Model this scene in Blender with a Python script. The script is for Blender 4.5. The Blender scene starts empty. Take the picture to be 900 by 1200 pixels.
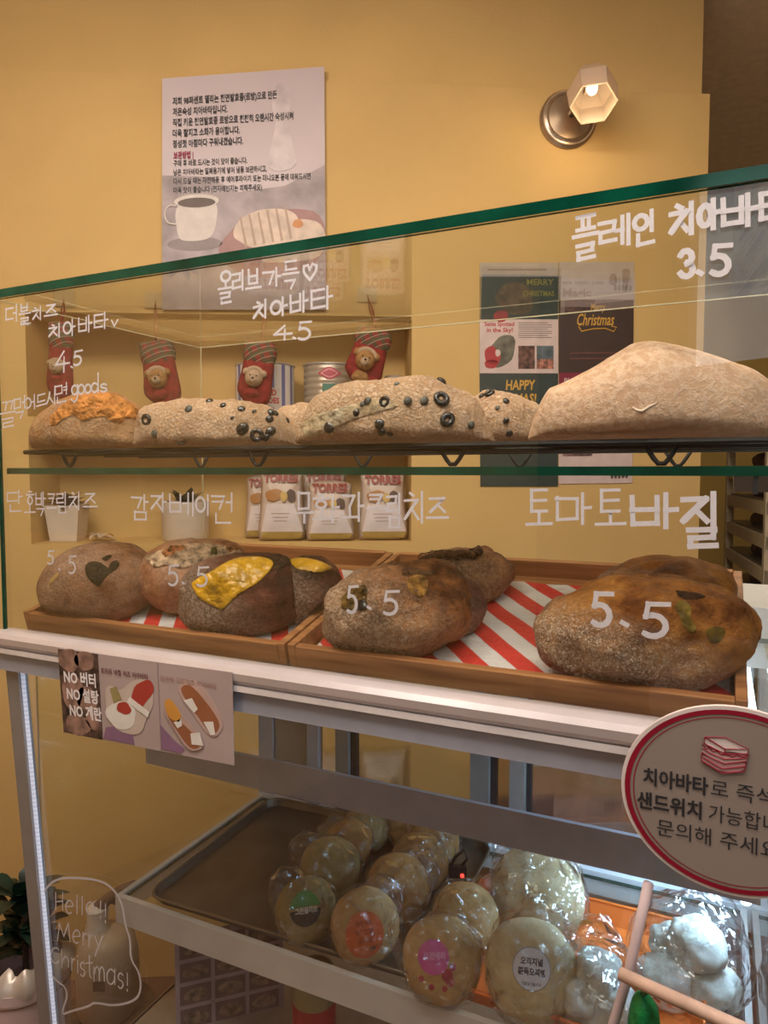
import bpy, bmesh, math, random
from mathutils import Vector, Matrix, noise, Quaternion
from mathutils.bvhtree import BVHTree
random.seed(7)
S = bpy.context.scene
COL = S.collection
R = math.radians
# ------------------------------------------------------------------ camera
F = 832.0; A = R(25.4); PITCH = math.atan(48 / 832); EYE = 1.45
CAM = Vector((.972, -.711, EYE))
FW0 = Vector((-math.sin(A), math.cos(A), 0)); RT = Vector((math.cos(A), math.sin(A), 0))
FW = FW0 * math.cos(PITCH) + Vector((0, 0, -math.sin(PITCH))); UP = RT.cross(FW)
cd = bpy.data.cameras.new('camera'); co = bpy.data.objects.new('camera', cd); COL.objects.link(co)
cd.sensor_fit = 'HORIZONTAL'; cd.sensor_width = 36; cd.lens = F / 900 * 36; cd.clip_start = .02
co.matrix_world = Matrix(((RT.x, UP.x, -FW.x, CAM.x), (RT.y, UP.y, -FW.y, CAM.y), (RT.z, UP.z, -FW.z, CAM.z), (0, 0, 0, 1)))
S.camera = co
# wall frame: u along the back wall, w out of it into the shop
WA = R(29.0)
U = Vector((math.cos(WA), math.sin(WA), 0)); N = Vector((math.sin(WA), -math.cos(WA), 0))
W0 = Vector((CAM.x, CAM.y, 0)) + FW0 * 2.0
def W(u, v, w=0): return W0 + U * u + N * w + Vector((0, 0, v))
# ------------------------------------------------------------------ light
S.view_settings.view_transform = 'Standard'; S.view_settings.look = 'None'
S.view_settings.gamma = 1; S.view_settings.use_curve_mapping = False
S.view_settings.exposure = -0.12
S.cycles.transparent_max_bounces = 40; S.cycles.max_bounces = 10; S.cycles.sample_clamp_indirect = 6
wd = bpy.data.worlds.new('sky'); S.world = wd; wd.use_nodes = True
wn_ = wd.node_tree; wz = wn_.nodes.new('ShaderNodeTexNoise'); wz.inputs['Scale'].default_value = 5; wz.inputs['Detail'].default_value = 6; wz.inputs['Distortion'].default_value = 1.5
wr = wn_.nodes.new('ShaderNodeValToRGB'); wr.color_ramp.elements[0].position = .38; wr.color_ramp.elements[1].position = .62; wr.color_ramp.elements[0].color = (.46, .52, .62, 1); wr.color_ramp.elements[1].color = (.88, .86, .84, 1)
wn_.links.new(wz.outputs['Fac'], wr.inputs[0]); wn_.links.new(wr.outputs[0], wn_.nodes['Background'].inputs[0])
wn_.nodes['Background'].inputs[1].default_value = 2.6
def area(name, loc, target, sx, sy, power, colr):
    l = bpy.data.lights.new(name, 'AREA'); l.shape = 'RECTANGLE'; l.size = sx; l.size_y = sy; l.energy = power; l.color = colr
    o = bpy.data.objects.new(name, l); COL.objects.link(o); o.location = loc
    o.rotation_euler = (Vector(target) - Vector(loc)).to_track_quat('-Z', 'Y').to_euler(); return o
WARM = (1, .88, .76)
area('ceiling_light_counter', W(.1, 2.7, .95), W(.1, 0, .8), 1.8, .25, 7, (1, .80, .54))
area('added_case_fill', (.55, -.40, 2.62), (.55, .14, 1.3), 1.3, .14, 22, WARM)  # added fill, no known lamp: brightens the tops and fronts of the loaves
area('ceiling_light_shop', W(.3, 2.7, 2.3), W(.3, 0, 2.3), 1.6, .5, 21, (1, .91, .84))
area('added_kitchen_fill', W(1.7, 2.7, -.6), W(1.7, 0, -.7), .5, .5, 15, (1, .86, .68))  # added fill, no known lamp: brings the cream bread rack out of the dark
area('added_wall_fill', W(-1.0, 2.7, 1.7), W(-.9, .4, .2), .5, .5, 13, (1, .91, .82))  # added fill, neither window nor known lamp: lifts the low wall beside the case
# ------------------------------------------------------------------ pixel helpers (turn a point of the photo into a point on a real surface)
def ray(x, y): return FW + RT * ((x - 450) / F) + UP * ((600 - y) / F)
def at(x, y, axis, val):
    d = ray(x, y); return CAM + d * ((val - CAM[axis]) / d[axis])
def atp(x, y, p, n):
    d = ray(x, y); return CAM + d * ((Vector(p) - CAM).dot(n) / d.dot(n))
def dep(x, y, D):
    d = ray(x, y); return CAM + d * (D / d.dot(FW0))
def wpx(x, y, w=0):
    p = atp(x, y, W(0, 0, w), N); q = p - W0; return q.dot(U), p.z
def depth_of(p): return (Vector(p) - CAM).dot(FW0)
# ------------------------------------------------------------------ materials
MATS = {}
def newmat(name):
    m = bpy.data.materials.new(name); m.use_nodes = True; return m, m.node_tree, m.node_tree.nodes['Principled BSDF']
def lk(nt, a, b): nt.links.new(a, b)
def mat(name, c, rough=.6, metal=0, var=.06, scale=30, bump=0, bscale=120, spec=.5, emit=None, estr=0, trans=0, coat=0):
    if name in MATS: return MATS[name]
    m, nt, b = newmat(name); nd = nt.nodes
    tc = nd.new('ShaderNodeTexCoord'); nz = nd.new('ShaderNodeTexNoise'); nz.inputs['Scale'].default_value = scale; nz.inputs['Detail'].default_value = 5
    rp = nd.new('ShaderNodeValToRGB')
    lo = [max(0, v * (1 - var * 2)) for v in c]; hi = [min(1, v * (1 + var)) for v in c]
    rp.color_ramp.elements[0].position = .3; rp.color_ramp.elements[1].position = .7
    rp.color_ramp.elements[0].color = (*lo, 1); rp.color_ramp.elements[1].color = (*hi, 1)
    lk(nt, tc.outputs['Object'], nz.inputs['Vector']); lk(nt, nz.outputs['Fac'], rp.inputs[0]); lk(nt, rp.outputs[0], b.inputs['Base Color'])
    b.inputs['Roughness'].default_value = rough; b.inputs['Metallic'].default_value = metal
    b.inputs['Specular IOR Level'].default_value = spec; b.inputs['Coat Weight'].default_value = coat
    if trans: b.inputs['Transmission Weight'].default_value = trans
    if emit: b.inputs['Emission Color'].default_value = (*emit, 1); b.inputs['Emission Strength'].default_value = estr
    if bump:
        n2 = nd.new('ShaderNodeTexNoise'); n2.inputs['Scale'].default_value = bscale; n2.inputs['Detail'].default_value = 4
        bp = nd.new('ShaderNodeBump'); bp.inputs['Strength'].default_value = bump; bp.inputs['Distance'].default_value = .01
        lk(nt, tc.outputs['Object'], n2.inputs['Vector']); lk(nt, n2.outputs['Fac'], bp.inputs['Height']); lk(nt, bp.outputs[0], b.inputs['Normal'])
    MATS[name] = m; return m
def ramp(nt, stops):
    rp = nt.nodes.new('ShaderNodeValToRGB'); e = rp.color_ramp.elements
    while len(e) < len(stops): e.new(.5)
    for k, (p, c) in enumerate(stops): e[k].position = p; e[k].color = (*c, 1)
    return rp
def mixc(nt, fac, a, b):
    mx = nt.nodes.new('ShaderNodeMix'); mx.data_type = 'RGBA'
    for s, v in ((0, fac), (6, a), (7, b)):
        if hasattr(v, 'links'): lk(nt, v, mx.inputs[s])
        else: mx.inputs[s].default_value = v if s == 0 else (*v, 1)
    return mx.outputs[2]
def bread_mat(name, light, mid, dark, flour=.45, fcol=(.72, .62, .5), crack=0.0, scale=1.0, rough=.75, bump=.5, fdir=None, fthr=0.0, mot=.8, soft=0.0):
    """crust: three browns by a broad noise; flour as fine speckle in patches (more of it towards fdir, measured from the loaf's base); crack = strength of the fine crackle in the flour"""
    m, nt, b = newmat(name); nd = nt.nodes
    tc = nd.new('ShaderNodeTexCoord')
    def nz(s, d=6, r=.6, off=0):
        n = nd.new('ShaderNodeTexNoise'); n.inputs['Scale'].default_value = s * scale; n.inputs['Detail'].default_value = d; n.inputs['Roughness'].default_value = r
        if off:
            mp = nd.new('ShaderNodeMapping'); mp.inputs['Location'].default_value = (off, off, off); lk(nt, tc.outputs['Object'], mp.inputs[0]); lk(nt, mp.outputs[0], n.inputs['Vector'])
        else: lk(nt, tc.outputs['Object'], n.inputs['Vector'])
        return n.outputs['Fac']
    def ma(a, b_, c, op='MULTIPLY_ADD', clamp=False):
        n = nd.new('ShaderNodeMath'); n.operation = op; n.use_clamp = clamp
        for k, v in enumerate((a, b_, c)):
            if v is None: continue
            if hasattr(v, 'links'): lk(nt, v, n.inputs[k])
            else: n.inputs[k].default_value = v
        return n.outputs[0]
    base = ramp(nt, [(.38, dark), (.49, mid), (.60, light)]); lk(nt, nz(17, 6, .62), base.inputs[0])
    mott = ramp(nt, [(.40, (.5, .46, .42)), (.56, (1, 1, 1))]); lk(nt, nz(75, 5, .65, 3), mott.inputs[0])
    mx = nd.new('ShaderNodeMix'); mx.data_type = 'RGBA'; mx.blend_type = 'MULTIPLY'; mx.inputs[0].default_value = mot; lk(nt, base.outputs[0], mx.inputs[6]); lk(nt, mott.outputs[0], mx.inputs[7]); col = mx.outputs[2]
    fine = nz(210, 4, .7, 1); patch = nz(13, 4, .6, 7)
    pm = ma(patch, 7.5, -3.75 + (flour - .45) * 3 + fthr)
    if fdir:
        dt = nd.new('ShaderNodeVectorMath'); dt.operation = 'DOT_PRODUCT'; lk(nt, tc.outputs['Object'], dt.inputs[0]); dt.inputs[1].default_value = fdir; pm = ma(dt.outputs['Value'], 1.0, pm, 'ADD')
    pm = ma(pm, .5, .5, clamp=True)
    vor = nd.new('ShaderNodeTexVoronoi'); vor.feature = 'DISTANCE_TO_EDGE'; vor.inputs['Scale'].default_value = 260 * scale
    wn = nd.new('ShaderNodeTexNoise'); wn.inputs['Scale'].default_value = 120; wn.inputs['Detail'].default_value = 3; lk(nt, tc.outputs['Object'], wn.inputs['Vector'])
    vm = nd.new('ShaderNodeVectorMath'); vm.operation = 'MULTIPLY_ADD'; lk(nt, wn.outputs['Color'], vm.inputs[0]); vm.inputs[1].default_value = (.012,) * 3; lk(nt, tc.outputs['Object'], vm.inputs[2]); lk(nt, vm.outputs[0], vor.inputs['Vector'])
    sp_ = ramp(nt, [(.44, (0, 0, 0)), (.57, (1, 1, 1))]); lk(nt, fine, sp_.inputs[0]); spk = sp_.outputs[0]
    if crack:
        cr = ramp(nt, [(.02, (1 - crack,) * 3), (.20, (1, 1, 1))]); lk(nt, vor.outputs['Distance'], cr.inputs[0]); spk = ma(ma(spk, .6, .4), cr.outputs[0], None, 'MULTIPLY')
    if soft: spk = ma(spk, 1 - soft, soft)
    fl = ma(ma(pm, spk, None, 'MULTIPLY'), min(1, flour + .4), None, 'MULTIPLY', True)
    col = mixc(nt, fl, col, fcol)
    lk(nt, col, b.inputs['Base Color']); b.inputs['Roughness'].default_value = rough; b.inputs['Specular IOR Level'].default_value = .12
    bp = nd.new('ShaderNodeBump'); bp.inputs['Strength'].default_value = bump; bp.inputs['Distance'].default_value = .004
    hs = ma(nz(120, 6, .68), 1.1, ma(fl, .5, fine)); lk(nt, hs, bp.inputs['Height']); lk(nt, bp.outputs[0], b.inputs['Normal'])
    MATS[name] = m; return m
def film_mat(name, tint, gl=.25, rough=.05, bump=0, bs=60, ior=1.5):
    m, nt, b = newmat(name); nd = nt.nodes; nd.remove(b)
    t = nd.new('ShaderNodeBsdfTransparent'); t.inputs[0].default_value = (*tint, 1)
    g = nd.new('ShaderNodeBsdfGlossy'); g.inputs['Roughness'].default_value = rough; g.inputs[0].default_value = (1, 1, 1, 1)
    fz = nd.new('ShaderNodeFresnel'); ge = nd.new('ShaderNodeNewGeometry'); io = nd.new('ShaderNodeMath'); io.operation = 'MULTIPLY_ADD'; lk(nt, ge.outputs['Backfacing'], io.inputs[0]); io.inputs[1].default_value = 1 / ior - ior; io.inputs[2].default_value = ior; lk(nt, io.outputs[0], fz.inputs['IOR'])
    mx = nd.new('ShaderNodeMixShader')
    if gl:
        ad = nd.new('ShaderNodeMath'); ad.operation = 'ADD'; lk(nt, fz.outputs[0], ad.inputs[0]); ad.inputs[1].default_value = gl; ad.use_clamp = True; fo = ad.outputs[0]
    else: fo = fz.outputs[0]
    lk(nt, fo, mx.inputs[0]); lk(nt, t.outputs[0], mx.inputs[1]); lk(nt, g.outputs[0], mx.inputs[2])
    if bump:
        tc = nd.new('ShaderNodeTexCoord'); v = nd.new('ShaderNodeTexVoronoi'); v.feature = 'DISTANCE_TO_EDGE'; v.inputs['Scale'].default_value = bs
        n = nd.new('ShaderNodeTexNoise'); n.inputs['Scale'].default_value = bs * 1.3; lk(nt, tc.outputs['Object'], n.inputs['Vector']); lk(nt, tc.outputs['Object'], v.inputs['Vector'])
        a2 = nd.new('ShaderNodeMath'); a2.operation = 'MULTIPLY_ADD'; lk(nt, n.outputs['Fac'], a2.inputs[0]); a2.inputs[1].default_value = .6; lk(nt, v.outputs['Distance'], a2.inputs[2])
        bp = nd.new('ShaderNodeBump'); bp.inputs['Strength'].default_value = bump; bp.inputs['Distance'].default_value = .02
        lk(nt, a2.outputs[0], bp.inputs['Height']); lk(nt, bp.outputs[0], g.inputs['Normal']); lk(nt, bp.outputs[0], fz.inputs['Normal'])
    lk(nt, mx.outputs[0], nd['Material Output'].inputs[0]); MATS[name] = m; return m
GLASS = film_mat('clear_glass', (.985, .995, .985), 0, .0)
FILM = film_mat('cellophane', (.94, .93, .91), .02, .22, 1.0, 42, 1.45)
GEDGE = mat('green_glass_edge', (.002, .055, .032), .1, spec=.4, var=.3, scale=14)
STEEL = mat('brushed_aluminium', (.52, .50, .49), .34, .55, .05, 60)
STEELD = mat('grey_rail', (.40, .41, .48), .45, .1, .05, 25)
WHITE = mat('white_laminate', (.72, .72, .73), .35, 0, .02)
INK = mat('white_paint_marker', (.74, .71, .73), .6, 0, .05, 400)
_nt = INK.node_tree; _b = _nt.nodes['Principled BSDF']; _t = _nt.nodes.new('ShaderNodeBsdfTranslucent'); _t.inputs[0].default_value = (.86, .83, .85, 1); _m = _nt.nodes.new('ShaderNodeMixShader'); _m.inputs[0].default_value = .4
lk(_nt, _b.outputs[0], _m.inputs[1]); lk(_nt, _t.outputs[0], _m.inputs[2]); lk(_nt, _m.outputs[0], _nt.nodes['Material Output'].inputs[0])
BLACK = mat('black_print', (.02, .018, .02), .6)
def wall_mat(name, c):
    return mat(name, c, .72, 0, .03, 4, .12, 240, .3)
YEL = wall_mat('yellow_wall_paint', (.62, .405, .155))
def plain(name, c, **k): return mat(name, c, **k)
# ------------------------------------------------------------------ mesh builder
class MB:
    def __init__(s): s.v = []; s.f = []; s.mi = []
    def add(s, vs, fs, mi=0):
        o = len(s.v); s.v += [Vector(p) for p in vs]; s.f += [[i + o for i in f] for f in fs]; s.mi += [mi] * len(fs)
    def box(s, a, b, mi=0, M=None, edge=None):
        x0, y0, z0 = a; x1, y1, z1 = b
        vs = [Vector(p) for p in ((x0, y0, z0), (x1, y0, z0), (x1, y1, z0), (x0, y1, z0), (x0, y0, z1), (x1, y0, z1), (x1, y1, z1), (x0, y1, z1))]
        if M: vs = [M @ p for p in vs]
        fs = [(3, 2, 1, 0), (4, 5, 6, 7), (0, 1, 5, 4), (2, 3, 7, 6), (1, 2, 6, 5), (3, 0, 4, 7)]
        o = len(s.f); s.add(vs, fs, mi)
        if edge is not None:
            ax, me = edge   # faces whose normal is not along ax get material me
            for k, a_ in enumerate((2, 2, 1, 1, 0, 0)):
                if a_ != ax: s.mi[o + k] = me
    def tube(s, pts, r, n=8, mi=0, closed=False, caps=True):
        pts = [Vector(p) for p in pts]; k = len(pts); rs = r if isinstance(r, (list, tuple)) else [r] * k
        nrm = None; rings = []
        for i, p in enumerate(pts):
            if closed: t = pts[(i + 1) % k] - pts[i - 1]
            else: t = pts[min(i + 1, k - 1)] - pts[max(i - 1, 0)]
            t = t.normalized() if t.length > 1e-9 else Vector((0, 0, 1))
            if nrm is None: nrm = t.orthogonal().normalized()
            else:
                nrm = nrm - t * nrm.dot(t); nrm = nrm.normalized() if nrm.length > 1e-6 else t.orthogonal().normalized()
            b = t.cross(nrm)
            rings.append([p + (nrm * math.cos(2 * math.pi * j / n) + b * math.sin(2 * math.pi * j / n)) * rs[i] for j in range(n)])
        vs = [q for rg in rings for q in rg]; fs = []
        for i in range(k if closed else k - 1):
            i2 = (i + 1) % k
            for j in range(n): fs.append((i * n + j, i * n + (j + 1) % n, i2 * n + (j + 1) % n, i2 * n + j))
        if not closed and caps: fs += [list(range(n))[::-1], [(k - 1) * n + j for j in range(n)]]
        s.add(vs, fs, mi)
    def lathe(s, prof, n=32, M=None, mi=0, cap=True):
        vs = []; fs = []
        for (r, z) in prof:
            for j in range(n):
                a = 2 * math.pi * j / n; p = Vector((r * math.cos(a), r * math.sin(a), z)); vs.append(M @ p if M else p)
        for i in range(len(prof) - 1):
            for j in range(n): fs.append((i * n + j, i * n + (j + 1) % n, (i + 1) * n + (j + 1) % n, (i + 1) * n + j))
        if cap: fs += [list(range(n))[::-1], [(len(prof) - 1) * n + j for j in range(n)]]
        s.add(vs, fs, mi)
    def prism(s, poly, off, mi=0):
        n = len(poly); p = [Vector(q) for q in poly]; off = Vector(off)
        s.add(p + [q + off for q in p], [list(range(n)), list(range(2 * n - 1, n - 1, -1))] + [(i, (i + 1) % n, n + (i + 1) % n, n + i) for i in range(n)], mi)
    def build(s, name, mats, parent=None, smooth=False, origin=None, fixn=True, auto=None):
        me = bpy.data.meshes.new(name)
        if origin is None:
            if s.v:
                lo = [min(p[i] for p in s.v) for i in range(3)]; hi = [max(p[i] for p in s.v) for i in range(3)]
                origin = Vector(((lo[0] + hi[0]) / 2, (lo[1] + hi[1]) / 2, lo[2]))
            else: origin = Vector()
        if parent is not None and origin is not None: origin = Vector(parent.get('_o', (0, 0, 0)))
        origin = Vector(origin)
        me.from_pydata([p - origin for p in s.v], [], s.f); me.update()
        for m in (mats if isinstance(mats, (list, tuple)) else [mats]): me.materials.append(m)
        for p, mi in zip(me.polygons, s.mi): p.material_index = mi
        if fixn:
            bm = bmesh.new(); bm.from_mesh(me); bmesh.ops.recalc_face_normals(bm, faces=bm.faces); bm.to_mesh(me); bm.free()
        if smooth:
            for p in me.polygons: p.use_smooth = True
            if auto: me.set_sharp_from_angle(angle=R(auto))
        o = bpy.data.objects.new(name, me); COL.objects.link(o)
        if parent is not None:
            o.parent = parent
        else: o.location = origin; o['_o'] = tuple(origin)
        if parent is not None: o['_o'] = tuple(origin)
        return o
def empty(name, label, cat, loc, group=None):
    o = bpy.data.objects.new(name, None); COL.objects.link(o); o.location = loc; o['_o'] = tuple(loc); o.empty_display_size = .05
    o['label'] = label; o['category'] = cat
    if group: o['group'] = group
    return o
def tag(o, label, cat, group=None):
    o['label'] = label; o['category'] = cat
    if group: o['group'] = group
    return o
def struct(o): o['kind'] = 'structure'; return o
# local plane for flat prints: origin, right vector, up vector
class Plane:
    def __init__(s, o, r, u): s.o = Vector(o); s.r = Vector(r); s.u = Vector(u); s.n = s.r.cross(s.u).normalized()
    def __call__(s, x, y, d=0): return s.o + s.r * x + s.u * y + s.n * d
def flat(pl, poly, d, mb=None, th=.0004, mi=0):
    m = mb or MB(); m.prism([pl(x, y, d) for x, y in poly], pl.n * th, mi); return m
def smooth(poly, it=2):
    for _ in range(it):
        if len(poly) < 3: return poly
        q = [poly[0]]
        for a, b in zip(poly, poly[1:]): q += [(a[0] * .75 + b[0] * .25, a[1] * .75 + b[1] * .25), (a[0] * .25 + b[0] * .75, a[1] * .25 + b[1] * .75)]
        q.append(poly[-1]); poly = q
    return poly
def blob(cx, cy, rx, ry, n=22, jit=.12, seed=0, rot=0):
    rr = random.Random(seed); ph = [rr.random() * 6.28 for _ in range(3)]; out = []
    for k in range(n):
        a = 2 * math.pi * k / n; q = 1 + jit * (math.sin(2 * a + ph[0]) + .6 * math.sin(3 * a + ph[1]) + .5 * math.sin(5 * a + ph[2])) / 1.5
        x, y = rx * q * math.cos(a), ry * q * math.sin(a); out.append((cx + x * math.cos(rot) - y * math.sin(rot), cy + x * math.sin(rot) + y * math.cos(rot)))
    return out
def rect(x0, y0, x1, y1): return [(x0, y0), (x1, y0), (x1, y1), (x0, y1)]
def printed(name, body, pl, x, y, size, m, parent, bold=0, d=.0012, align='LEFT', shear=0, width=None, xs=1.0, skip=True):
    c = bpy.data.curves.new('txt', 'FONT'); c.body = body; c.size = size; c.offset = bold; c.align_x = align; c.shear = shear; c.resolution_u = 2
    t = bpy.data.objects.new('txt', c); COL.objects.link(t)
    dg = bpy.context.evaluated_depsgraph_get(); dg.update()
    me = bpy.data.meshes.new_from_object(t.evaluated_get(dg)); bpy.data.objects.remove(t)
    mb = MB(); vs = [v.co.copy() for v in me.vertices]
    if vs and width:
        x0 = min(v.x for v in vs); x1 = max(v.x for v in vs); k = width / max(1e-6, x1 - x0)
        ox = x0 if align == 'LEFT' else 0
        for v in vs: v.x = (v.x - ox) * k
    mb.add([pl(x + v.x * xs, y + v.y, d) for v in vs], [tuple(p.vertices) for p in me.polygons])
    return mb.build(name, m, parent, fixn=False)
# ------------------------------------------------------------------ handwriting: strokes of each letter in a unit box, y down
def arc(cx, cy, rx, ry, a0, a1, n=12): return [(cx + rx * math.cos(R(a0 + (a1 - a0) * k / n)), cy + ry * math.sin(R(a0 + (a1 - a0) * k / n))) for k in range(n + 1)]
CO = {'ㄱ': [[(0, .1), (.9, .1), (.55, 1)]], 'ㄴ': [[(.05, 0), (.05, .9), (1, .85)]], 'ㄷ': [[(1, .05), (.05, .08), (.05, .95), (1, .92)]],
      'ㄹ': [[(0, .03), (.95, 0), (.9, .45), (.05, .52), (.05, 1), (1, .95)]], 'ㅁ': [[(.05, 0), (.05, 1), (.9, .95), (.9, .05), (0, .05)]],
      'ㅂ': [[(.05, -.05), (.08, 1.05), (.85, 1.02), (.85, -.05)], [(.05, .46), (.85, .44)]], 'ㅅ': [[(.5, 0), (.35, .55), (0, 1)], [(.42, .4), (1, 1)]],
      'ㅇ': [arc(.5, .5, .48, .48, -90, 270, 16)], 'ㅈ': [[(0, .08), (.95, .05), (.5, .5), (0, 1)], [(.5, .5), (1, 1)]],
      'ㅊ': [[(.4, -.12), (.62, -.02)], [(0, .2), (.95, .18), (.5, .55), (0, 1)], [(.5, .55), (1, 1)]],
      'ㅋ': [[(0, .08), (.9, .08), (.55, 1)], [(.02, .5), (.8, .45)]], 'ㅌ': [[(.92, -.04), (.05, -.02), (.05, 1.03), (.92, 1.01)], [(.05, .5), (.88, .47)]],
      'ㅍ': [[(0, .05), (1, .03)], [(.3, .05), (.32, .95)], [(.7, .05), (.68, .95)], [(0, .97), (1, .95)]],
      'ㅎ': [[(.35, -.08), (.65, -.05)], [(0, .2), (1, .18)], arc(.5, .68, .32, .32, -90, 270, 14)]}
for d_, s_ in (('ㄲ', 'ㄱ'), ('ㄸ', 'ㄷ'), ('ㅃ', 'ㅂ'), ('ㅆ', 'ㅅ'), ('ㅉ', 'ㅈ')):
    CO[d_] = [[(x * .45, y) for x, y in q] for q in CO[s_]] + [[(x * .45 + .55, y) for x, y in q] for q in CO[s_]]
INI = 'ㄱㄲㄴㄷㄸㄹㅁㅂㅃㅅㅆㅇㅈㅉㅊㅋㅌㅍㅎ'; VOW = 'ㅏㅐㅑㅒㅓㅔㅕㅖㅗㅘㅙㅚㅛㅜㅝㅞㅟㅠㅡㅢㅣ'; FIN = ' ㄱㄲㄳㄴㄵㄶㄷㄹㄺㄻㄼㄽㄾㄿㅀㅁㅂㅄㅅㅆㅇㅈㅊㅋㅌㅍㅎ'
VV = {'ㅏ': [[(.12, 0), (.12, 1)], [(.12, .48), (.72, .46)]], 'ㅑ': [[(.2, 0), (.2, 1)], [(.2, .35), (.9, .33)], [(.2, .62), (.9, .6)]], 'ㅓ': [[(.75, 0), (.75, 1)], [(.05, .5), (.75, .48)]],
      'ㅕ': [[(.75, 0), (.75, 1)], [(.05, .35), (.75, .33)], [(.05, .62), (.75, .6)]], 'ㅣ': [[(.4, 0), (.4, 1)]], 'ㅐ': [[(.15, 0), (.15, 1)], [(.15, .5), (.75, .48)], [(.75, 0), (.75, 1)]],
      'ㅔ': [[(.45, 0), (.45, 1)], [(0, .5), (.45, .48)], [(.9, -.05), (.9, 1.05)]]}
VH = {'ㅗ': [[(.5, .1), (.5, .8)], [(0, .85), (1, .8)]], 'ㅜ': [[(0, .25), (1, .2)], [(.5, .22), (.5, 1)]], 'ㅡ': [[(0, .5), (1, .47)]], 'ㅛ': [[(.35, .1), (.35, .8)], [(.65, .1), (.65, .8)], [(0, .85), (1, .8)]], 'ㅠ': [[(0, .25), (1, .2)], [(.35, .22), (.35, 1)], [(.65, .22), (.65, 1)]]}
VM = {'ㅘ': ('ㅗ', 'ㅏ'), 'ㅝ': ('ㅜ', 'ㅓ'), 'ㅢ': ('ㅡ', 'ㅣ'), 'ㅟ': ('ㅜ', 'ㅣ'), 'ㅚ': ('ㅗ', 'ㅣ'), 'ㅙ': ('ㅗ', 'ㅐ')}
LAT = {'4': [[(.6, 0), (0, .62), (1, .6)], [(.62, .3), (.6, 1)]], '5': [[(.95, .03), (.3, .05), (.22, .42)] + arc(.45, .68, .42, .31, -110, 130, 12)], '3': [arc(.42, .26, .4, .25, -160, 80, 10) + arc(.42, .73, .45, .27, -80, 150, 10)],
       '.': [[(.4, .93), (.6, .99)]], 'H': [[(.05, 0), (.08, 1)], [(.9, 0), (.88, 1)], [(.07, .52), (.9, .48)]], 'e': [[(.08, .6), (.9, .58)] + arc(.5, .62, .42, .38, -10, -300, 14)], 'l': [[(.5, -.1), (.5, 1)]],
       'o': [arc(.5, .65, .42, .34, -90, 270, 14)], '!': [[(.5, 0), (.5, .65)], [(.5, .9), (.5, .98)]], 'M': [[(0, 1), (.15, .02), (.5, .75), (.85, .02), (1, 1)]], 'r': [[(.2, .3), (.25, 1)], arc(.65, .7, .4, .35, -180, -60, 6)],
       'y': [[(.05, .3), (.4, .8)], [(.9, .3), (.4, .95), (.1, 1.4)]], 'C': [arc(.55, .5, .5, .5, -50, -310, 14)], 'h': [[(.1, -.05), (.12, 1)], arc(.5, .72, .36, .32, -180, 0, 8) + [(.87, 1)]], 'i': [[(.5, .35), (.5, 1)], [(.5, .1), (.52, .15)]],
       's': [arc(.5, .48, .35, .17, -30, -250, 8) + arc(.5, .84, .36, .18, -80, 150, 8)], 't': [[(.5, 0), (.5, .9), (.75, 1)], [(.1, .35), (.9, .33)]], 'm': [[(.05, .35), (.08, 1)], arc(.28, .65, .2, .3, -180, 0, 6) + [(.48, 1)], arc(.7, .65, .2, .3, -180, 0, 6) + [(.92, 1)]],
       'a': [arc(.45, .67, .38, .33, -40, -360, 14), [(.85, .35), (.85, 1)]], 'g': [arc(.45, .5, .38, .3, -40, -360, 12), [(.85, .2), (.85, 1.1), (.4, 1.3), (.05, 1.1)]], 'd': [arc(.42, .67, .36, .33, -40, -360, 12), [(.82, -.3), (.85, 1)]],
       '♡': [[(.5, 1), (.05, .45), (.12, .08), (.38, .05), (.5, .35), (.7, .0), (.95, .12), (.92, .5), (.5, 1)]], '⌣': [[(.05, .1), (.45, .9), (.95, 0)]], '~': [[(0, .6), (.3, .2), (.65, .75), (1, .3)]]}
def strokes_of(ch):
    if ch in LAT: return LAT[ch]
    k = ord(ch) - 0xAC00
    if not 0 <= k < 11172: return []
    i, v, f = INI[k // 588], VOW[(k % 588) // 28], FIN[k % 28]
    H = 1.0 if f == ' ' else .58
    def pl(st, x0, y0, x1, y1): return [[(x0 + x * (x1 - x0), y0 + y * (y1 - y0)) for x, y in q] for q in st]
    out = []
    if v in VV:
        wv = .34 if v not in 'ㅐㅔ' else .44
        out += pl(CO[i], 0, .12 * H, 1 - wv - .04, .88 * H) + pl(VV[v], 1 - wv, 0, 1, H)
    elif v in VH:
        out += pl(CO[i], .15, 0, .85, .56 * H) + pl(VH[v], 0, .58 * H, 1, H)
    else:
        a, b = VM[v]
        out += pl(CO[i], 0, .05, .55, .5 * H) + pl(VH[a], 0, .52 * H, .62, .95 * H) + pl(VV[b], .66, 0, 1, H)
    if f != ' ': out += pl(CO[f], .15, .68, .85, 1)
    return out
def write(name, items, wpxl, P, n, parent, m=None, slope=0, th=.0003):
    """items: (char, x0, y0, x1, y1) boxes of the photo; the strokes become marker lines lying on the glass plane P, n"""
    mb = MB()
    for it in items:
        ch, x0, y0, x1, y1 = it
        for st in strokes_of(ch):
            pp_ = [(x0 + x * (x1 - x0), y0 + y * (y1 - y0) + slope * (x - .5)) for x, y in st]; runs = [[pp_[0]]]
            for a, b, c in zip(pp_, pp_[1:], pp_[2:] + [None]):
                runs[-1].append(b)
                if c and (b[0] - a[0]) * (c[0] - b[0]) + (b[1] - a[1]) * (c[1] - b[1]) < .45 * math.hypot(b[0] - a[0], b[1] - a[1]) * math.hypot(c[0] - b[0], c[1] - b[1]): runs.append([b])
            for q in runs: marker(mb, smooth(q, 2), wpxl, P, n, .00004)
    return mb.build(name, m or INK, parent, fixn=True)
SK = [0]
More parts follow.
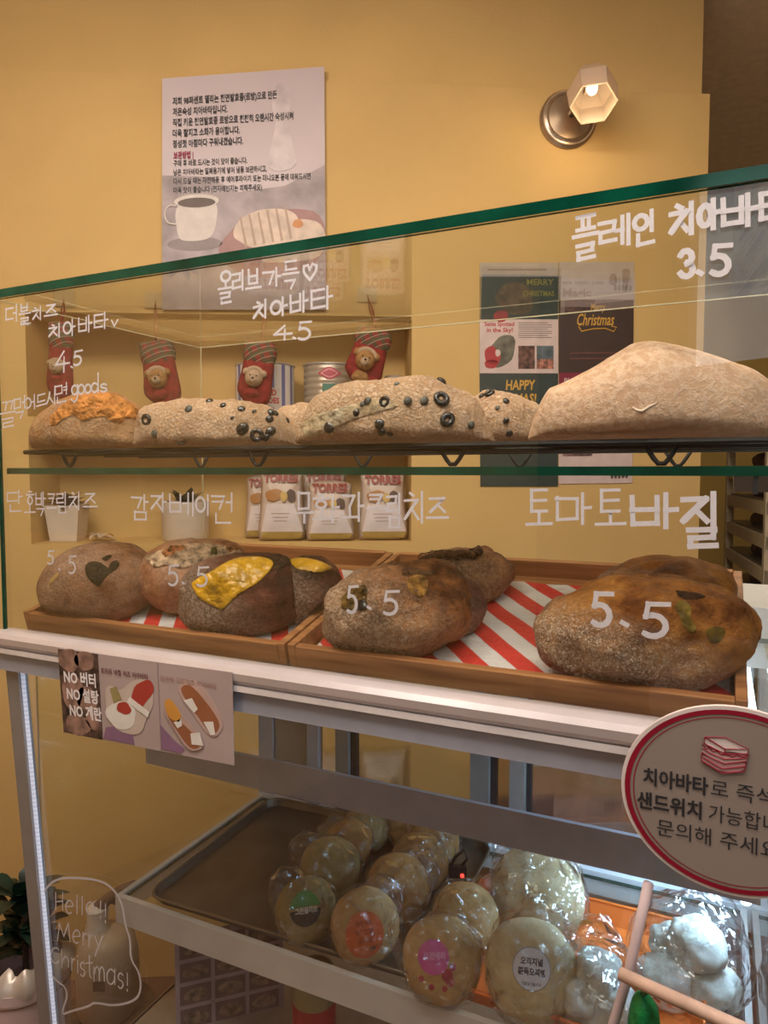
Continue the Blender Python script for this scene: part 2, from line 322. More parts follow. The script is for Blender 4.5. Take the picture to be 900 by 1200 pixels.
def marker(mb, px_, wpxl, P, n, th=.00004):
    SK[0] = (SK[0] + 1) % 9
    k = len(px_); p3 = [atp(x, y, P, n) - n * (.0004 + .00012 * SK[0] + .0001 * i / k) for i, (x, y) in enumerate(px_)]
    wd_ = wpxl / F * depth_of(p3[0]) / 2
    L = []; Rr = []
    for i in range(k):
        t = (p3[min(i + 1, k - 1)] - p3[max(i - 1, 0)])
        t = t.normalized() if t.length > 1e-9 else Vector((1, 0, 0)); s = t.cross(n).normalized()
        ex = t * wd_ * (-.8 if i == 0 else .8 if i == k - 1 else 0)
        wv = wd_ * .88 * (1 + .05 * math.sin(i * .9)) * (.8 if i in (0, k - 1) else 1)
        L.append(p3[i] + s * wv + ex); Rr.append(p3[i] - s * wv + ex)
    off = -n * th; vs = L + Rr + [p + off for p in L] + [p + off for p in Rr]; fs = []
    for i in range(k - 1):
        fs += [(i, i + 1, k + i + 1, k + i), (2 * k + i, 3 * k + i, 3 * k + i + 1, 2 * k + i + 1), (i, 2 * k + i, 2 * k + i + 1, i + 1), (k + i, k + i + 1, 3 * k + i + 1, 3 * k + i)]
    mb.add(vs, fs)
# ================================================================== ROOM
def wbox(mb, u0, u1, v0, v1, w0, w1, mi=0):
    pts = [W(u, v, w) for v in (v0, v1) for (u, w) in ((u0, w0), (u1, w0), (u1, w1), (u0, w1))]
    mb.add(pts, [(3, 2, 1, 0), (4, 5, 6, 7), (0, 1, 5, 4), (1, 2, 6, 5), (2, 3, 7, 6), (3, 0, 4, 7)], mi)
def wallbox(name, m, *a):
    mb = MB(); wbox(mb, *a); return struct(mb.build(name, m))
UL, UR, WB, WF, ZC = -1.75, 2.6, -1.6, 3.3, 2.78
FLOORM = mat('brown_floor_tile', (.22, .115, .075), .35, 0, .15, 3, .05, 60)
wallbox('floor', FLOORM, UL - .1, UR + .1, -.05, 0, WB - .1, WF + .1)
wallbox('ceiling', mat('ceiling_paint', (.66, .56, .42), .8), UL - .1, UR + .1, ZC, ZC + .05, WB - .1, WF + .1)
nu0, nv1 = wpx(29, 365); nu1, nv0 = wpx(482, 635)
_, sv1 = wpx(250, 489); _, sv0 = wpx(250, 513)
uend, vtop = wpx(832, 110); uend2, _ = wpx(826, 60)
ND = -.21
mb = MB()
wbox(mb, UL, nu0, 0, vtop, -.34, 0); wbox(mb, nu1, uend, 0, vtop, -.34, 0)
wbox(mb, nu0, nu1, 0, nv0, -.34, 0); wbox(mb, nu0, nu1, nv1, vtop, -.34, 0); wbox(mb, nu0, nu1, sv0, sv1, ND, 0); wbox(mb, nu0, nu1, nv0, nv1, -.34, ND)
struct(mb.build('wall_back', YEL))
wallbox('wall_upper', YEL, UL, uend2, vtop, ZC, -.34, -.012)
wallbox('wall_left', YEL, UL - .1, UL, 0, ZC, WB, WF)
DKW = mat('dark_ochre_wall', (.24, .145, .025), .7, 0, .05, 3)
wallbox('wall_kitchen', DKW, UL, UR, 0, ZC, WB - .1, WB)
wallbox('wall_right', mat('brown_wall', (.30, .20, .12), .7), UR, UR + .1, 0, ZC, WB, WF)
mb = MB()
FRW = mat('front_wall_paint', (.12, .095, .075), .8)
wbox(mb, UL, -1.05, 0, ZC, WF, WF + .1); wbox(mb, 1.2, UR, 0, ZC, WF, WF + .1); wbox(mb, -1.05, 1.2, 0, 1.82, WF, WF + .1); wbox(mb, -1.05, 1.2, 2.62, ZC, WF, WF + .1)
struct(mb.build('wall_front', FRW))
fr = MB()
for u in (-1.05, .1, 1.16): wbox(fr, u, u + .04, 1.82, 2.62, WF + .02, WF + .08)
wbox(fr, -1.05, 1.2, 1.82, 1.85, WF + .02, WF + .08); wbox(fr, -1.05, 1.2, 2.59, 2.62, WF + .02, WF + .08)
wf = struct(fr.build('window_1', mat('window_frame', (.08, .08, .085), .4)))
g = MB(); wbox(g, -1.05, 1.2, 1.82, 2.62, WF + .045, WF + .051); g.build('window_pane', GLASS, wf)
# ------------------------------------------------------------------ wall poster with coffee cup (foam board)
def board_from_px(name, label, cat, px4, w, m, group=None, th=.004, wr=None):
    """px4: corners top-left, top-right, bottom-right, bottom-left"""
    pts = [atp(x, y, W(0, 0, w if (wr is None or k in (0, 3)) else wr), N) for k, (x, y) in enumerate(px4)]
    o = empty(name, label, cat, (pts[2] + pts[3]) / 2, group)
    mb = MB(); mb.prism(pts, -N * th); b = mb.build('sheet', m, o)
    r = pts[1] - pts[0]; u = pts[0] - pts[3]
    pl = Plane(pts[3], pts[2] - pts[3], u)
    return o, pl
def quadmap(px4, w):
    P4 = [atp(x, y, W(0, 0, w), N) for x, y in px4]
    class Q:
        n = N
        def __call__(s, x, y, d=0):
            top = P4[0].lerp(P4[1], x); bot = P4[3].lerp(P4[2], x); return bot.lerp(top, y) + N * d
    return Q()
LILAC = mat('lilac_paper', (.55, .455, .475), .45, 0, .05, 3)
pq = [(190, 92), (380, 78), (382, 363), (190, 363)]
po, _ = board_from_px('wall_poster', 'tall lilac poster of a coffee cup and sliced bread on the yellow wall', 'poster', pq, .012, LILAC)
Q = quadmap(pq, .012)
def inst(pl, poly, d, m, name, parent):
    if 4 < len(poly) < 16 and name != 'printed_cloth': poly = smooth([((poly[0][0] + poly[-1][0]) / 2, (poly[0][1] + poly[-1][1]) / 2)] + list(poly) + [((poly[0][0] + poly[-1][0]) / 2, (poly[0][1] + poly[-1][1]) / 2)], 2)[:-1]
    return flat(pl, poly, d, th=.0003).build(name, m, parent)
inst(Q, [(0, 0), (1, 0), (1, .60), (.75, .52), (.45, .5), (.3, .57), (0, .585)], .0006, mat('linen_print', (.42, .35, .365), .6, 0, .16, 14), 'printed_cloth', po)
CUPM = mat('cup_print', (.62, .54, .50), .5); BRWN = mat('coffee_print', (.10, .06, .045), .5); PLATE = mat('plate_print', (.33, .17, .16), .5); BRP = mat('bread_print', (.66, .52, .43), .6, 0, .12, 30); BRP2 = mat('bread_shade_print', (.45, .32, .25), .6)
inst(Q, blob(.2, .285, .17, .03, jit=.02), .0009, mat('cup_shadow_print', (.28, .23, .23), .6), 'printed_shadow', po)
cup = inst(Q, [(.075, .46), (.09, .33), (.12, .295), (.28, .30), (.325, .34), (.345, .47)], .0012, CUPM, 'printed_cup', po)
inst(Q, blob(.21, .468, .137, .03, jit=0), .0015, CUPM, 'printed_cup_rim', po)
inst(Q, blob(.21, .462, .115, .021, jit=0), .0018, BRWN, 'printed_coffee', po)
mbt = MB(); mbt.tube([Q(*p, .0016) for p in smooth([(.085, .45), (.04, .455), (.012, .42), (.03, .375), (.085, .37)], 2)], .003, 6); mbt.build('printed_cup_handle', CUPM, po)
inst(Q, [(.33, .27), (.37, .2), (.5, .14), (.7, .13), (1, .2), (1, .40), (.8, .43), (.5, .40)], .0009, PLATE, 'printed_plate', po)
inst(Q, [(.43, .31), (.44, .36), (.5, .40), (.62, .43), (.8, .42), (.85, .36), (.7, .30), (.62, .25), (.52, .27)], .0012, BRP, 'printed_loaf', po)
for k in range(6):
    x = .47 + k * .055; inst(Q, [(x, .395 + .008 * k), (x + .012, .398 + .008 * k), (x + .05, .27 + .006 * k), (x + .035, .265 + .006 * k)], .0015, BRP2, 'printed_slice_line', po)
inst(Q, [(.59, .2), (.62, .30), (.72, .36), (.84, .385), (1, .36), (1, .22), (.8, .2)], .0013, BRP, 'printed_slice', po)
inst(Q, blob(.83, .36, .03, .02, seed=3), .0017, mat('orange_print', (.55, .22, .06), .5), 'printed_filling', po)
VAS = mat('vase_print', (.60, .51, .525), .4, 0, .14, 16)
inst(Q, [(.67, .85), (.69, .93), (.73, .95), (.78, .93), (.79, .86), (.77, .78), (.81, .66), (.83, .6), (.72, .575), (.64, .6), (.66, .67), (.70, .78)], .0009, VAS, 'printed_vase', po)
tx = ['저희 98퍼센트 델리는 천연발효종(르방)으로 만든', '저온숙성 치아바타입니다.', '직접 키운 천연발효종 르방으로 천천히 오랜시간 숙성시켜', '더욱 찰지고 소화가 용이합니다.', '정성껏 아침마다 구워내겠습니다.']
wdt = [.64, .335, .74, .41, .43]
for k, (t, w_) in enumerate(zip(tx, wdt)): printed('lettering', t, Q, .065, .885 - k * .0455, .036, BLACK, po, .0009, .002, width=w_)
printed('lettering', '보관방법 |', Q, .07, .655, .034, mat('crimson_print', (.30, .02, .06), .6), po, .0012, .002, width=.12)
for k, (t, w_) in enumerate(zip(['구매 후 바로 드시는 것이 맛이 좋습니다.', '남은 치아바타는 밀폐용기에 넣어 냉동 보관하시고,', '다시 드실 때는 자연해동 후 에어후라이기 또는 미니오븐 등에 데워드시면', '더욱 맛이 좋습니다 (전자레인지는 피해주세요)'], (.45, .57, .84, .54))):
    printed('lettering', t, Q, .07, .622 - k * .0385, .03, BLACK, po, .0005, .002, width=w_)
# ------------------------------------------------------------------ four sheets of christmas posters
DG = mat('dark_green_print', (.035, .048, .04), .45); DB = mat('dark_brown_print', (.055, .030, .022), .45); PK = mat('pink_paper', (.62, .48, .45), .5); GOLD = mat('gold_print', (.60, .33, .05), .5); REDP = mat('red_print', (.40, .03, .035), .5); GRY = mat('grey_paper', (.42, .38, .38), .5)
G4 = 'christmas sheets taped up in a block'
q1 = [(562, 308), (654, 308), (654, 437.5), (562, 437.5)]
s1, _ = board_from_px('wall_poster', 'dark and pink christmas flyer with a small red coat picture, above the HAPPY X-MAS sheet', 'poster', q1, .003, DG, G4, .002)
Q = quadmap(q1, .003)
inst(Q, rect(0, .875, 1, 1), .0006, GRY, 'printed_header', s1); inst(Q, rect(0, 0, 1, .49), .0006, PK, 'printed_panel', s1)
inst(Q, blob(.45, .68, .25, .14, seed=5), .0006, mat('wreath_print', (.16, .10, .055), .6, 0, .4, 40), 'printed_wreath', s1)
inst(Q, blob(.27, .52, .1, .05, seed=6), .0009, REDP, 'printed_ribbon', s1)
printed('lettering', 'MERRY', Q, .6, .80, .075, mat('lime_gold_print', (.35, .30, .04), .5), s1, .001, .001, width=.34)
printed('lettering', 'CHRISTMAS', Q, .55, .70, .07, MATS['lime_gold_print'], s1, .001, .001, width=.4)
printed('lettering', 'Santa Spotted', Q, .06, .43, .055, REDP, s1, .0015, .001, width=.38)
printed('lettering', 'in the Sky!', Q, .09, .375, .055, REDP, s1, .0015, .001, width=.33)
inst(Q, blob(.28, .2, .18, .14, seed=8, rot=.5), .0009, mat('grey_sky_print', (.14, .13, .10), .6, 0, .4, 30), 'printed_picture', s1)
inst(Q, blob(.16, .16, .1, .085, seed=9), .0012, REDP, 'printed_coat', s1); inst(Q, blob(.15, .085, .09, .04, seed=2), .0012, REDP, 'printed_coat', s1)
inst(Q, blob(.23, .185, .03, .035, seed=4), .0014, PK, 'printed_fur_trim', s1)
inst(Q, rect(.49, .04, .70, .25), .0009, mat('photo_print', (.16, .07, .05), .5, 0, .6, 60), 'printed_picture', s1); inst(Q, rect(.725, .04, .94, .25), .0009, mat('photo_sky_print', (.12, .15, .17), .5, 0, .3, 30), 'printed_picture', s1)
inst(Q, rect(.725, .04, .94, .13), .0011, mat('roof_print', (.40, .16, .11), .5, 0, .5, 90), 'printed_roofs', s1)
for k in range(8): inst(Q, rect(.49, .455 - k * .019, .49 + (.43 if k % 3 else .38), .455 - k * .019 + .007), .0009, mat('grey_print', (.22, .17, .16), .6), 'printed_text_line', s1)
for k in range(1): inst(Q, rect(.1, .93, .85, .945), .0009, MATS['grey_print'], 'printed_text_line', s1)
q2 = [(655, 307), (743, 307), (742, 436), (655, 437)]
s2, _ = board_from_px('wall_poster', 'dark brown flyer with gold christmas script under a grey header, beside the red coat flyer', 'poster', q2, .003, DB, G4, .002)
Q = quadmap(q2, .003)
inst(Q, rect(0, .66, 1, 1), .0006, GRY, 'printed_header', s2)
printed('lettering', 'Merry', Q, .42, .565, .09, GOLD, s2, .002, .001, shear=.2, width=.2); printed('lettering', 'Christmas', Q, .24, .43, .15, GOLD, s2, .002, .001, shear=.3, width=.5)
mbt = MB(); mbt.tube([Q(*p, .001) for p in ((.26, .42), (.3, .375), (.45, .395), (.62, .40), (.73, .37), (.77, .41), (.7, .42))], .0018, 5); mbt.build('printed_flourish', GOLD, s2)
printed('lettering', 'we wish you', Q, .04, .80, .05, MATS['grey_print'], s2, .001, .001, width=.55); printed('lettering', 'Magic', Q, .05, .69, .1, MATS['grey_print'], s2, .003, .001, width=.38)
inst(Q, [(.84, .94), (.96, .94), (.93, .8), (.88, .7), (.85, .8)], .0009, MATS['grey_print'], 'printed_tree', s2); inst(Q, blob(.72, .84, .05, .06, seed=3), .0009, MATS['grey_print'], 'printed_bauble', s2)
for k in range(2): inst(Q, rect(.15, .17 - k * .05, .85, .185 - k * .05), .0009, mat('dim_red_print', (.14, .05, .04), .6), 'printed_text_line', s2)
q3 = [(562, 438), (654, 438), (654, 570), (563, 570)]
s3, _ = board_from_px('wall_poster', 'dark green sheet with HAPPY X-MAS in orange, partly behind the loaves', 'poster', q3, .003, DG, G4, .002)
Q = quadmap(q3, .003)
printed('lettering', 'HAPPY', Q, .33, .86, .12, GOLD, s3, .003, .001, shear=.1, width=.38); printed('lettering', 'X-MAS!', Q, .3, .74, .12, GOLD, s3, .003, .001, shear=.1, width=.42)
q4 = [(655, 437), (742, 436), (741, 566), (655, 567)]
s4, _ = board_from_px('wall_poster', 'pale pink sheet with a red header and small pictures, mostly behind the plain loaf', 'poster', q4, .003, PK, G4, .002)
Q = quadmap(q4, .003)
inst(Q, rect(0, .85, 1, 1), .0006, mat('maroon_print', (.22, .02, .04), .5), 'printed_header', s4); printed('lettering', 'BUSY', Q, .07, .89, .09, PK, s4, .002, .001, width=.22)
inst(Q, rect(.05, .25, .45, .42), .0006, mat('photo_print_b', (.2, .1, .1), .6, 0, .6, 60), 'printed_picture', s4)
for k in range(5): inst(Q, blob(.72 + .05 * k, .07, .02, .03, seed=k), .0006, BRWN, 'printed_figure', s4)
# ------------------------------------------------------------------ wall lamp
lu, lv = wpx(665, 141)
lamp = empty('wall_lamp', 'lit wall sconce with a faceted frosted glass shade on a round metal plate', 'lamp', W(lu, lv, 0))
ML = Matrix.Translation(W(lu, lv, 0)) @ Matrix((( U.x, 0, N.x, 0), (U.y, 0, N.y, 0), (0, 1, 0, 0), (0, 0, 0, 1)))
BRNZ = mat('brushed_nickel', (.46, .36, .27), .28, .85, .05, 50)
r0 = 33.5 / F * 1.97
mb = MB(); mb.lathe([(r0, 0), (r0, .008), (r0 * .93, .014), (r0 * .9, .0135), (r0 * .78, .017), (r0 * .74, .022), (r0 * .35, .028), (.012, .03)], 48, ML); mb.build('back_plate', BRNZ, lamp, True, auto=40)
mb = MB(); mb.tube([ML @ Vector(p) for p in ((0, 0, .025), (.005, .01, .05), (.02, .03, .07), (.03, .045, .085))], .009, 12); mb.build('arm', BRNZ, lamp, True)
ax = (U * -.10 + Vector((0, 0, -.86)) + N * .5).normalized()
top = dep(692, 87, depth_of(W(lu, lv, .10)))
e1 = (U - ax * U.dot(ax)).normalized(); e2 = ax.cross(e1)
mb = MB(); prof = [(.012, 0), (.034, .004), (.064, .062), (.060, .125)]
rings = []
for r_, t_ in prof:
    rings.append([top + ax * t_ + e1 * (r_ * math.cos(R(60 * j + 15))) + e2 * (r_ * math.sin(R(60 * j + 15))) for j in range(6)])
inner = [[top + ax * t_ + e1 * (r_ * .93 * math.cos(R(60 * j + 15))) + e2 * (r_ * .93 * math.sin(R(60 * j + 15))) for j in range(6)] for r_, t_ in reversed(prof)]
al = rings + inner
fs = [(i * 6 + j, i * 6 + (j + 1) % 6, (i + 1) * 6 + (j + 1) % 6, (i + 1) * 6 + j) for i in range(len(al) - 1) for j in range(6)] + [list(range(6))]
mb.add([p for rg in al for p in rg], fs)
m, nt, b = newmat('frosted_glass'); tr = nt.nodes.new('ShaderNodeBsdfTranslucent'); tr.inputs[0].default_value = (.62, .50, .40, 1); mx = nt.nodes.new('ShaderNodeMixShader'); mx.inputs[0].default_value = .4
b.inputs['Base Color'].default_value = (.62, .52, .44, 1); b.inputs['Roughness'].default_value = .3
lk(nt, b.outputs[0], mx.inputs[1]); lk(nt, tr.outputs[0], mx.inputs[2]); lk(nt, mx.outputs[0], nt.nodes['Material Output'].inputs[0])
sh = mb.build('lamp_shade', m, lamp)
bc = top + ax * .06
mb = MB(); mb.lathe([(.004, -.018), (.012, -.012), (.015, 0), (.012, .012), (.004, .018)], 20, Matrix.Translation(bc) @ ax.to_track_quat('Z', 'Y').to_matrix().to_4x4())
mb.build('bulb', mat('bulb_glow', (1, .9, .7), .4, emit=(1, .80, .52), estr=5), lamp, True)
pl_ = bpy.data.lights.new('wall_lamp_light', 'POINT'); pl_.energy = 1.0; pl_.color = (1, .72, .38); pl_.shadow_soft_size = .03
plo = bpy.data.objects.new('wall_lamp_light', pl_); COL.objects.link(plo); plo.location = bc + ax * .11
# ------------------------------------------------------------------ soft shapes
def inflate(pl, poly, th, mb=None, rings=6, mi=0, d=0, jit=0):
    """a pillow: the outline in plane pl, swelling to thickness th"""
    m = mb or MB(); n = len(poly); cx = sum(p[0] for p in poly) / n; cy = sum(p[1] for p in poly) / n
    for sg in (1, -1):
        vs = []
        for k in range(rings + 1):
            q = 1 - k / rings
            h = th * .5 * math.sqrt(max(0, 1 - q * q)) * sg
            for (x, y) in poly:
                X, Y = cx + (x - cx) * q, cy + (y - cy) * q
                e = jit * noise.noise(Vector((X * 60, Y * 60, sg))) * (1 - q ** 4) if jit else 0
                vs.append(pl(X, Y, d + h + e * sg))
        fs = [(k * n + i, k * n + (i + 1) % n, (k + 1) * n + (i + 1) % n, (k + 1) * n + i) for k in range(rings) for i in range(n)]
        m.add(vs, fs, mi)
    return m
def weld(o, d=1e-5):
    bm = bmesh.new(); bm.from_mesh(o.data); bmesh.ops.remove_doubles(bm, verts=bm.verts, dist=d)
    bmesh.ops.dissolve_degenerate(bm, edges=bm.edges, dist=d); bmesh.ops.recalc_face_normals(bm, faces=bm.faces); bm.to_mesh(o.data); bm.free(); return o
def wplane(px, py, w, px2=None):
    u, v = wpx(px, py, w); return Plane(W(u, v, w), U, Vector((0, 0, 1)))
mpx = 2.0 / F   # metres per pixel at the wall
# ------------------------------------------------------------------ niche: cans
def can(name, label, x0, x1, ytop, m, group):
    u, v = wpx((x0 + x1) / 2, ytop, -.105); r = min(.088, (x1 - x0) / 2 * (2.1 / F)); v0 = sv1
    o = empty(name, label, 'can', W(u, v0, -.105), group); M_ = Matrix.Translation(W(u, v0, -.105)) @ Matrix.Rotation(WA, 4, 'Z')
    h = v - v0; pr = [(r, .004)]
    for k in range(40):
        z = .012 + (h - .024) * k / 39; pr.append((r - .0012 * (1 + math.cos(k * 1.25)) * (m == 1), z))
    pr += [(r, h - .004)]
    mb = MB(); mb.lathe(pr, 48, M_); body = mb.build('can_body', CANM[m], o, True, auto=50)
    for z in (.004, h - .004):
        mb = MB(); mb.tube([M_ @ Vector((r * math.cos(a * .1309), r * math.sin(a * .1309), z)) for a in range(48)], .003, 6, closed=True); mb.build('can_rim', STEEL, o, True)
    mb = MB(); mb.lathe([(r * .98, h - .008), (.001, h - .008)], 48, M_, cap=False); mb.build('can_lid', STEEL, o, True)
    class CP:
        n = N
        def __call__(s, x, y, d=0):
            a = -math.pi / 2 + x / r; return M_ @ Vector(((r + d) * math.cos(a), (r + d) * math.sin(a), y))
    return o, CP(), r, h
CANW = mat('can_white', (.62, .57, .52), .35, .1); CANS = mat('can_silver', (.50, .42, .33), .35, .5)
# striped label for the first can
m, nt, b = newmat('striped_can_label'); tc = nt.nodes.new('ShaderNodeTexCoord'); sx = nt.nodes.new('ShaderNodeSeparateXYZ'); lk(nt, tc.outputs['Object'], sx.inputs[0])
at2 = nt.nodes.new('ShaderNodeMath'); at2.operation = 'ARCTAN2'; lk(nt, sx.outputs[1], at2.inputs[0]); lk(nt, sx.outputs[0], at2.inputs[1])
ml = nt.nodes.new('ShaderNodeMath'); ml.operation = 'MULTIPLY'; lk(nt, at2.outputs[0], ml.inputs[0]); ml.inputs[1].default_value = 15
sn = nt.nodes.new('ShaderNodeMath'); sn.operation = 'SINE'; lk(nt, ml.outputs[0], sn.inputs[0])
rp = ramp(nt, [(.48, (.62, .57, .55)), (.52, (.12, .13, .32))]); ad = nt.nodes.new('ShaderNodeMath'); ad.operation = 'MULTIPLY_ADD'; ad.inputs[1].default_value = .5; ad.inputs[2].default_value = .28; lk(nt, sn.outputs[0], ad.inputs[0]); lk(nt, ad.outputs[0], rp.inputs[0])
lk(nt, rp.outputs[0], b.inputs['Base Color']); b.inputs['Roughness'].default_value = .35
CANM = [m, CANS]
RED = mat('red_ink', (.50, .035, .03), .5)
c1, CP1, r1, h1 = can('tin_can', 'big tin of tomatoes with blue and white stripes, behind a hanging stocking', 277, 344, 428, 0, 'tomato tins on the niche shelf')
mb = flat(CP1, rect(-.075, .01, .045, .085), .0006, th=.0003) if False else MB()
def wrapq(CP, x0, x1, y0, y1, m, name, par, d=.0008, poly=None):
    mb = MB(); n = 14; vs = []; 
    for k in range(n + 1):
        x = x0 + (x1 - x0) * k / n; vs += [CP(x, y0, d), CP(x, y1, d)] if not poly else [CP(x, (y0 + y1) / 2 - (y1 - y0) / 2 * poly(k / n), d), CP(x, (y0 + y1) / 2 + (y1 - y0) / 2 * poly(k / n), d)]
    mb.add(vs, [(2 * k, 2 * k + 2, 2 * k + 3, 2 * k + 1) for k in range(n)]); return mb.build(name, m, par, fixn=False)
wrapq(CP1, -.02, .05, .03, .085, CANW, 'label_panel', c1)
printed('lettering', 'CHOPPED', CP1, -.045, .064, .022, RED, c1, .0008, .0014, width=.085); printed('lettering', 'TOMATOES', CP1, -.05, .042, .022, RED, c1, .0008, .0014, width=.098)
c2, CP2, r2, h2 = can('tin_can', 'big silver ribbed tin with a pink diamond and a green label, on the niche shelf', 356, 415, 428, 1, 'tomato tins on the niche shelf')
PKI = mat('pink_ink', (.42, .06, .10), .5)
hs = lambda t: min(1, 2.2 * min(t, 1 - t) + .12)
wrapq(CP2, -.03, .035, h2 - .05, h2 - .015, PKI, 'pink_emblem', c2, .0008, hs); wrapq(CP2, -.022, .027, h2 - .045, h2 - .02, mat('pink_pale_ink', (.62, .30, .28), .5), 'emblem_ring', c2, .0011, hs); wrapq(CP2, -.017, .022, h2 - .042, h2 - .023, PKI, 'emblem_core', c2, .0014, hs)
wrapq(CP2, -.018, .024, h2 - .09, h2 - .062, mat('green_ink', (.05, .16, .12), .5), 'green_label', c2)
printed('lettering', 'TOMATO', CP2, -.03, h2 - .115, .022, RED, c2, .0006, .0014, width=.07)
JARM = mat('jar_lid', (.55, .45, .40), .4)
ju, jv = wpx(461, 441, -.1)
M_ = Matrix.Translation(W(ju, sv1, -.1)); jh = jv - sv1
j = empty('jar', 'small pale-lidded jar beside the silver tin, peeking over the olive loaf', 'jar', W(ju, sv1, -.1))
mb = MB(); mb.lathe([(.03, 0), (.034, .005), (.034, jh * .8), (.024, jh * .88)], 24, M_); mb.build('jar_glass', mat('jar_brown', (.22, .12, .05), .2), j, True, auto=50)
mb = MB(); mb.lathe([(.026, jh * .86), (.026, jh)], 24, M_); mb.build('jar_lid', JARM, j, True, auto=40)
# ------------------------------------------------------------------ christmas stockings
m, nt, b = newmat('red_plaid'); tc = nt.nodes.new('ShaderNodeTexCoord'); mp = nt.nodes.new('ShaderNodeMapping'); mp.inputs['Rotation'].default_value = (.2, .5, -WA + .2)
lk(nt, tc.outputs['Object'], mp.inputs[0]); sx = nt.nodes.new('ShaderNodeSeparateXYZ'); lk(nt, mp.outputs[0], sx.inputs[0])
def stripe(sock, f, th):
    a = nt.nodes.new('ShaderNodeMath'); a.operation = 'MULTIPLY'; a.inputs[1].default_value = f; lk(nt, sock, a.inputs[0])
    s = nt.nodes.new('ShaderNodeMath'); s.operation = 'SINE'; lk(nt, a.outputs[0], s.inputs[0])
    g_ = nt.nodes.new('ShaderNodeMath'); g_.operation = 'GREATER_THAN'; g_.inputs[1].default_value = th; lk(nt, s.outputs[0], g_.inputs[0]); return g_.outputs[0]
c_ = mixc(nt, stripe(sx.outputs[0], 260, .35), (.20, .018, .016), (.06, .045, .025)); c_ = mixc(nt, stripe(sx.outputs[2], 260, .35), c_, (.08, .07, .035)); c_ = mixc(nt, stripe(sx.outputs[2], 520, .92), c_, (.30, .24, .18))
lk(nt, c_, b.inputs['Base Color']); b.inputs['Roughness'].default_value = .9; PLAID = m
REDF = mat('red_felt', (.24, .012, .014), .9, 0, .2, 60, .3, 300); TAN = mat('plush_tan', (.38, .19, .065), .95, 0, .2, 80, .5, 400); CREAM = mat('plush_cream', (.46, .32, .21), .95, 0, .1, 80, .5, 400)
def stocking(label, top, toe, wd_, bear, red, plush=TAN, loopy=None):
    """top, toe: pixels of the cuff's middle and of the foot"""
    w = .028; u0, v0 = wpx(*top, w); u1, v1 = wpx(*toe, w); L = math.hypot(u1 - u0, v1 - v0)
    yv = (U * (u0 - u1) + Vector((0, 0, v0 - v1))).normalized(); xv = yv.cross(N).normalized()
    if xv.dot(U) < 0: xv = -xv
    pl = Plane(W(u1, v1, w), xv, yv); o = empty('christmas_stocking', label, 'stocking', W(u1, v1, w), 'christmas stockings hung across the niche')
    sg = -1 if red else 1
    h = wd_ / 2
    leg = smooth([(-h, L * .98), (-h * 1.05, L * .5), (-h * 1.25, L * .22), (-h * 1.0, .02), (-h * .2, -.012), (h * .9, .0), (h * 1.2, L * .15), (h * 1.1, L * .4), (h * 1.02, L * .75), (h, L * .98), (-h, L * .98)], 2)[:-1]
    weld(inflate(pl, leg, .034).build('sock_body', REDF, o, True))
    cuff = [(-h * 1.12, L * 1.0), (-h * 1.16, L * .62), (0, L * .58), (h * 1.16, L * .62), (h * 1.12, L * 1.0), (0, L * 1.02)]
    weld(inflate(pl, smooth(cuff + cuff[:1], 2)[:-1], .044).build('sock_cuff', PLAID, o, True))
    # plush bear head with ears, muzzle and cap trim
    bx, by = (h * -.1, L * .40)
    def ball(c, r, m, name, sq=(1, 1, 1)):
        mb = MB(); M_ = Matrix.Translation(c); mb.lathe([(max(.0005, r * math.sin(R(k * 15))) , -r * math.cos(R(k * 15)) * sq[2]) for k in range(13)], 20, M_, cap=False); return mb.build(name, m, o, True)
    r = wd_ * .30
    ball(pl(bx, by, .022), r, plush, 'plush_head'); ball(pl(bx - r * .95, by + r * .6, .02), r * .42, plush, 'plush_ear'); ball(pl(bx + r * .95, by + r * .6, .02), r * .42, plush, 'plush_ear')
    ball(pl(bx, by - r * .25, .022 + r * .75), r * .45, CREAM, 'plush_muzzle')
    ball(pl(bx, by - r * .12, .022 + r * 1.18), r * .13, BLACK, 'plush_nose')
    for s in (-1, 1): ball(pl(bx + s * r * .35, by + r * .2, .022 + r * .88), r * .1, BLACK, 'plush_eye')
    mb = MB(); mb.tube([pl(bx + r * 1.0 * math.cos(R(a)), by + r * 1.0 * math.sin(R(a)) + r * .1, .024) for a in range(20, 161, 14)], r * .28, 8); mb.build('plush_cap_trim', CREAM, o, True)
    inflate(pl, blob(bx, by - r * 1.6, r * .9, r * .8, seed=3), .05).build('plush_body', REDF if not red else plush, o, True)
    tx_, ty_ = loopy; tu, tv = wpx(tx_, ty_, .004)
    a = pl(0, L, 0); bpt = W(tu, tv, .004)
    mb = MB(); mb.tube([a, a.lerp(bpt, .5) + U * .004, bpt, a.lerp(bpt, .5) - U * .004, a], .0022, 6); mb.build('hanging_loop', REDF, o, True)
    mb = MB(); c = bpt; mb.prism([c + U * x + Vector((0, 0, z)) for x, z in ((-.028, -.02), (.028, -.022), (.026, .022), (-.027, .02))], N * .001); mb.build('tape', mat('grey_tape', (.50, .36, .16), .5), o)
stocking('dark plaid stocking with a tan bear, hung at the niche end behind the cheese loaf', (72, 378), (70, 467), .06, 0, 0, CREAM, (75, 350))
stocking('plaid stocking with a brown bear hanging in the open between two other stockings', (183, 400), (193, 474), .084, 0, 0, TAN, (182, 352))
stocking('plaid stocking with a cream bear hanging in front of the striped tin', (307, 400), (296, 474), .080, 0, 0, CREAM, (312, 352))
stocking('bright red stocking with a plaid cuff and orange bear, hung by the silver tin', (441, 385), (422, 450), .090, 1, 1, TAN, (430, 345))
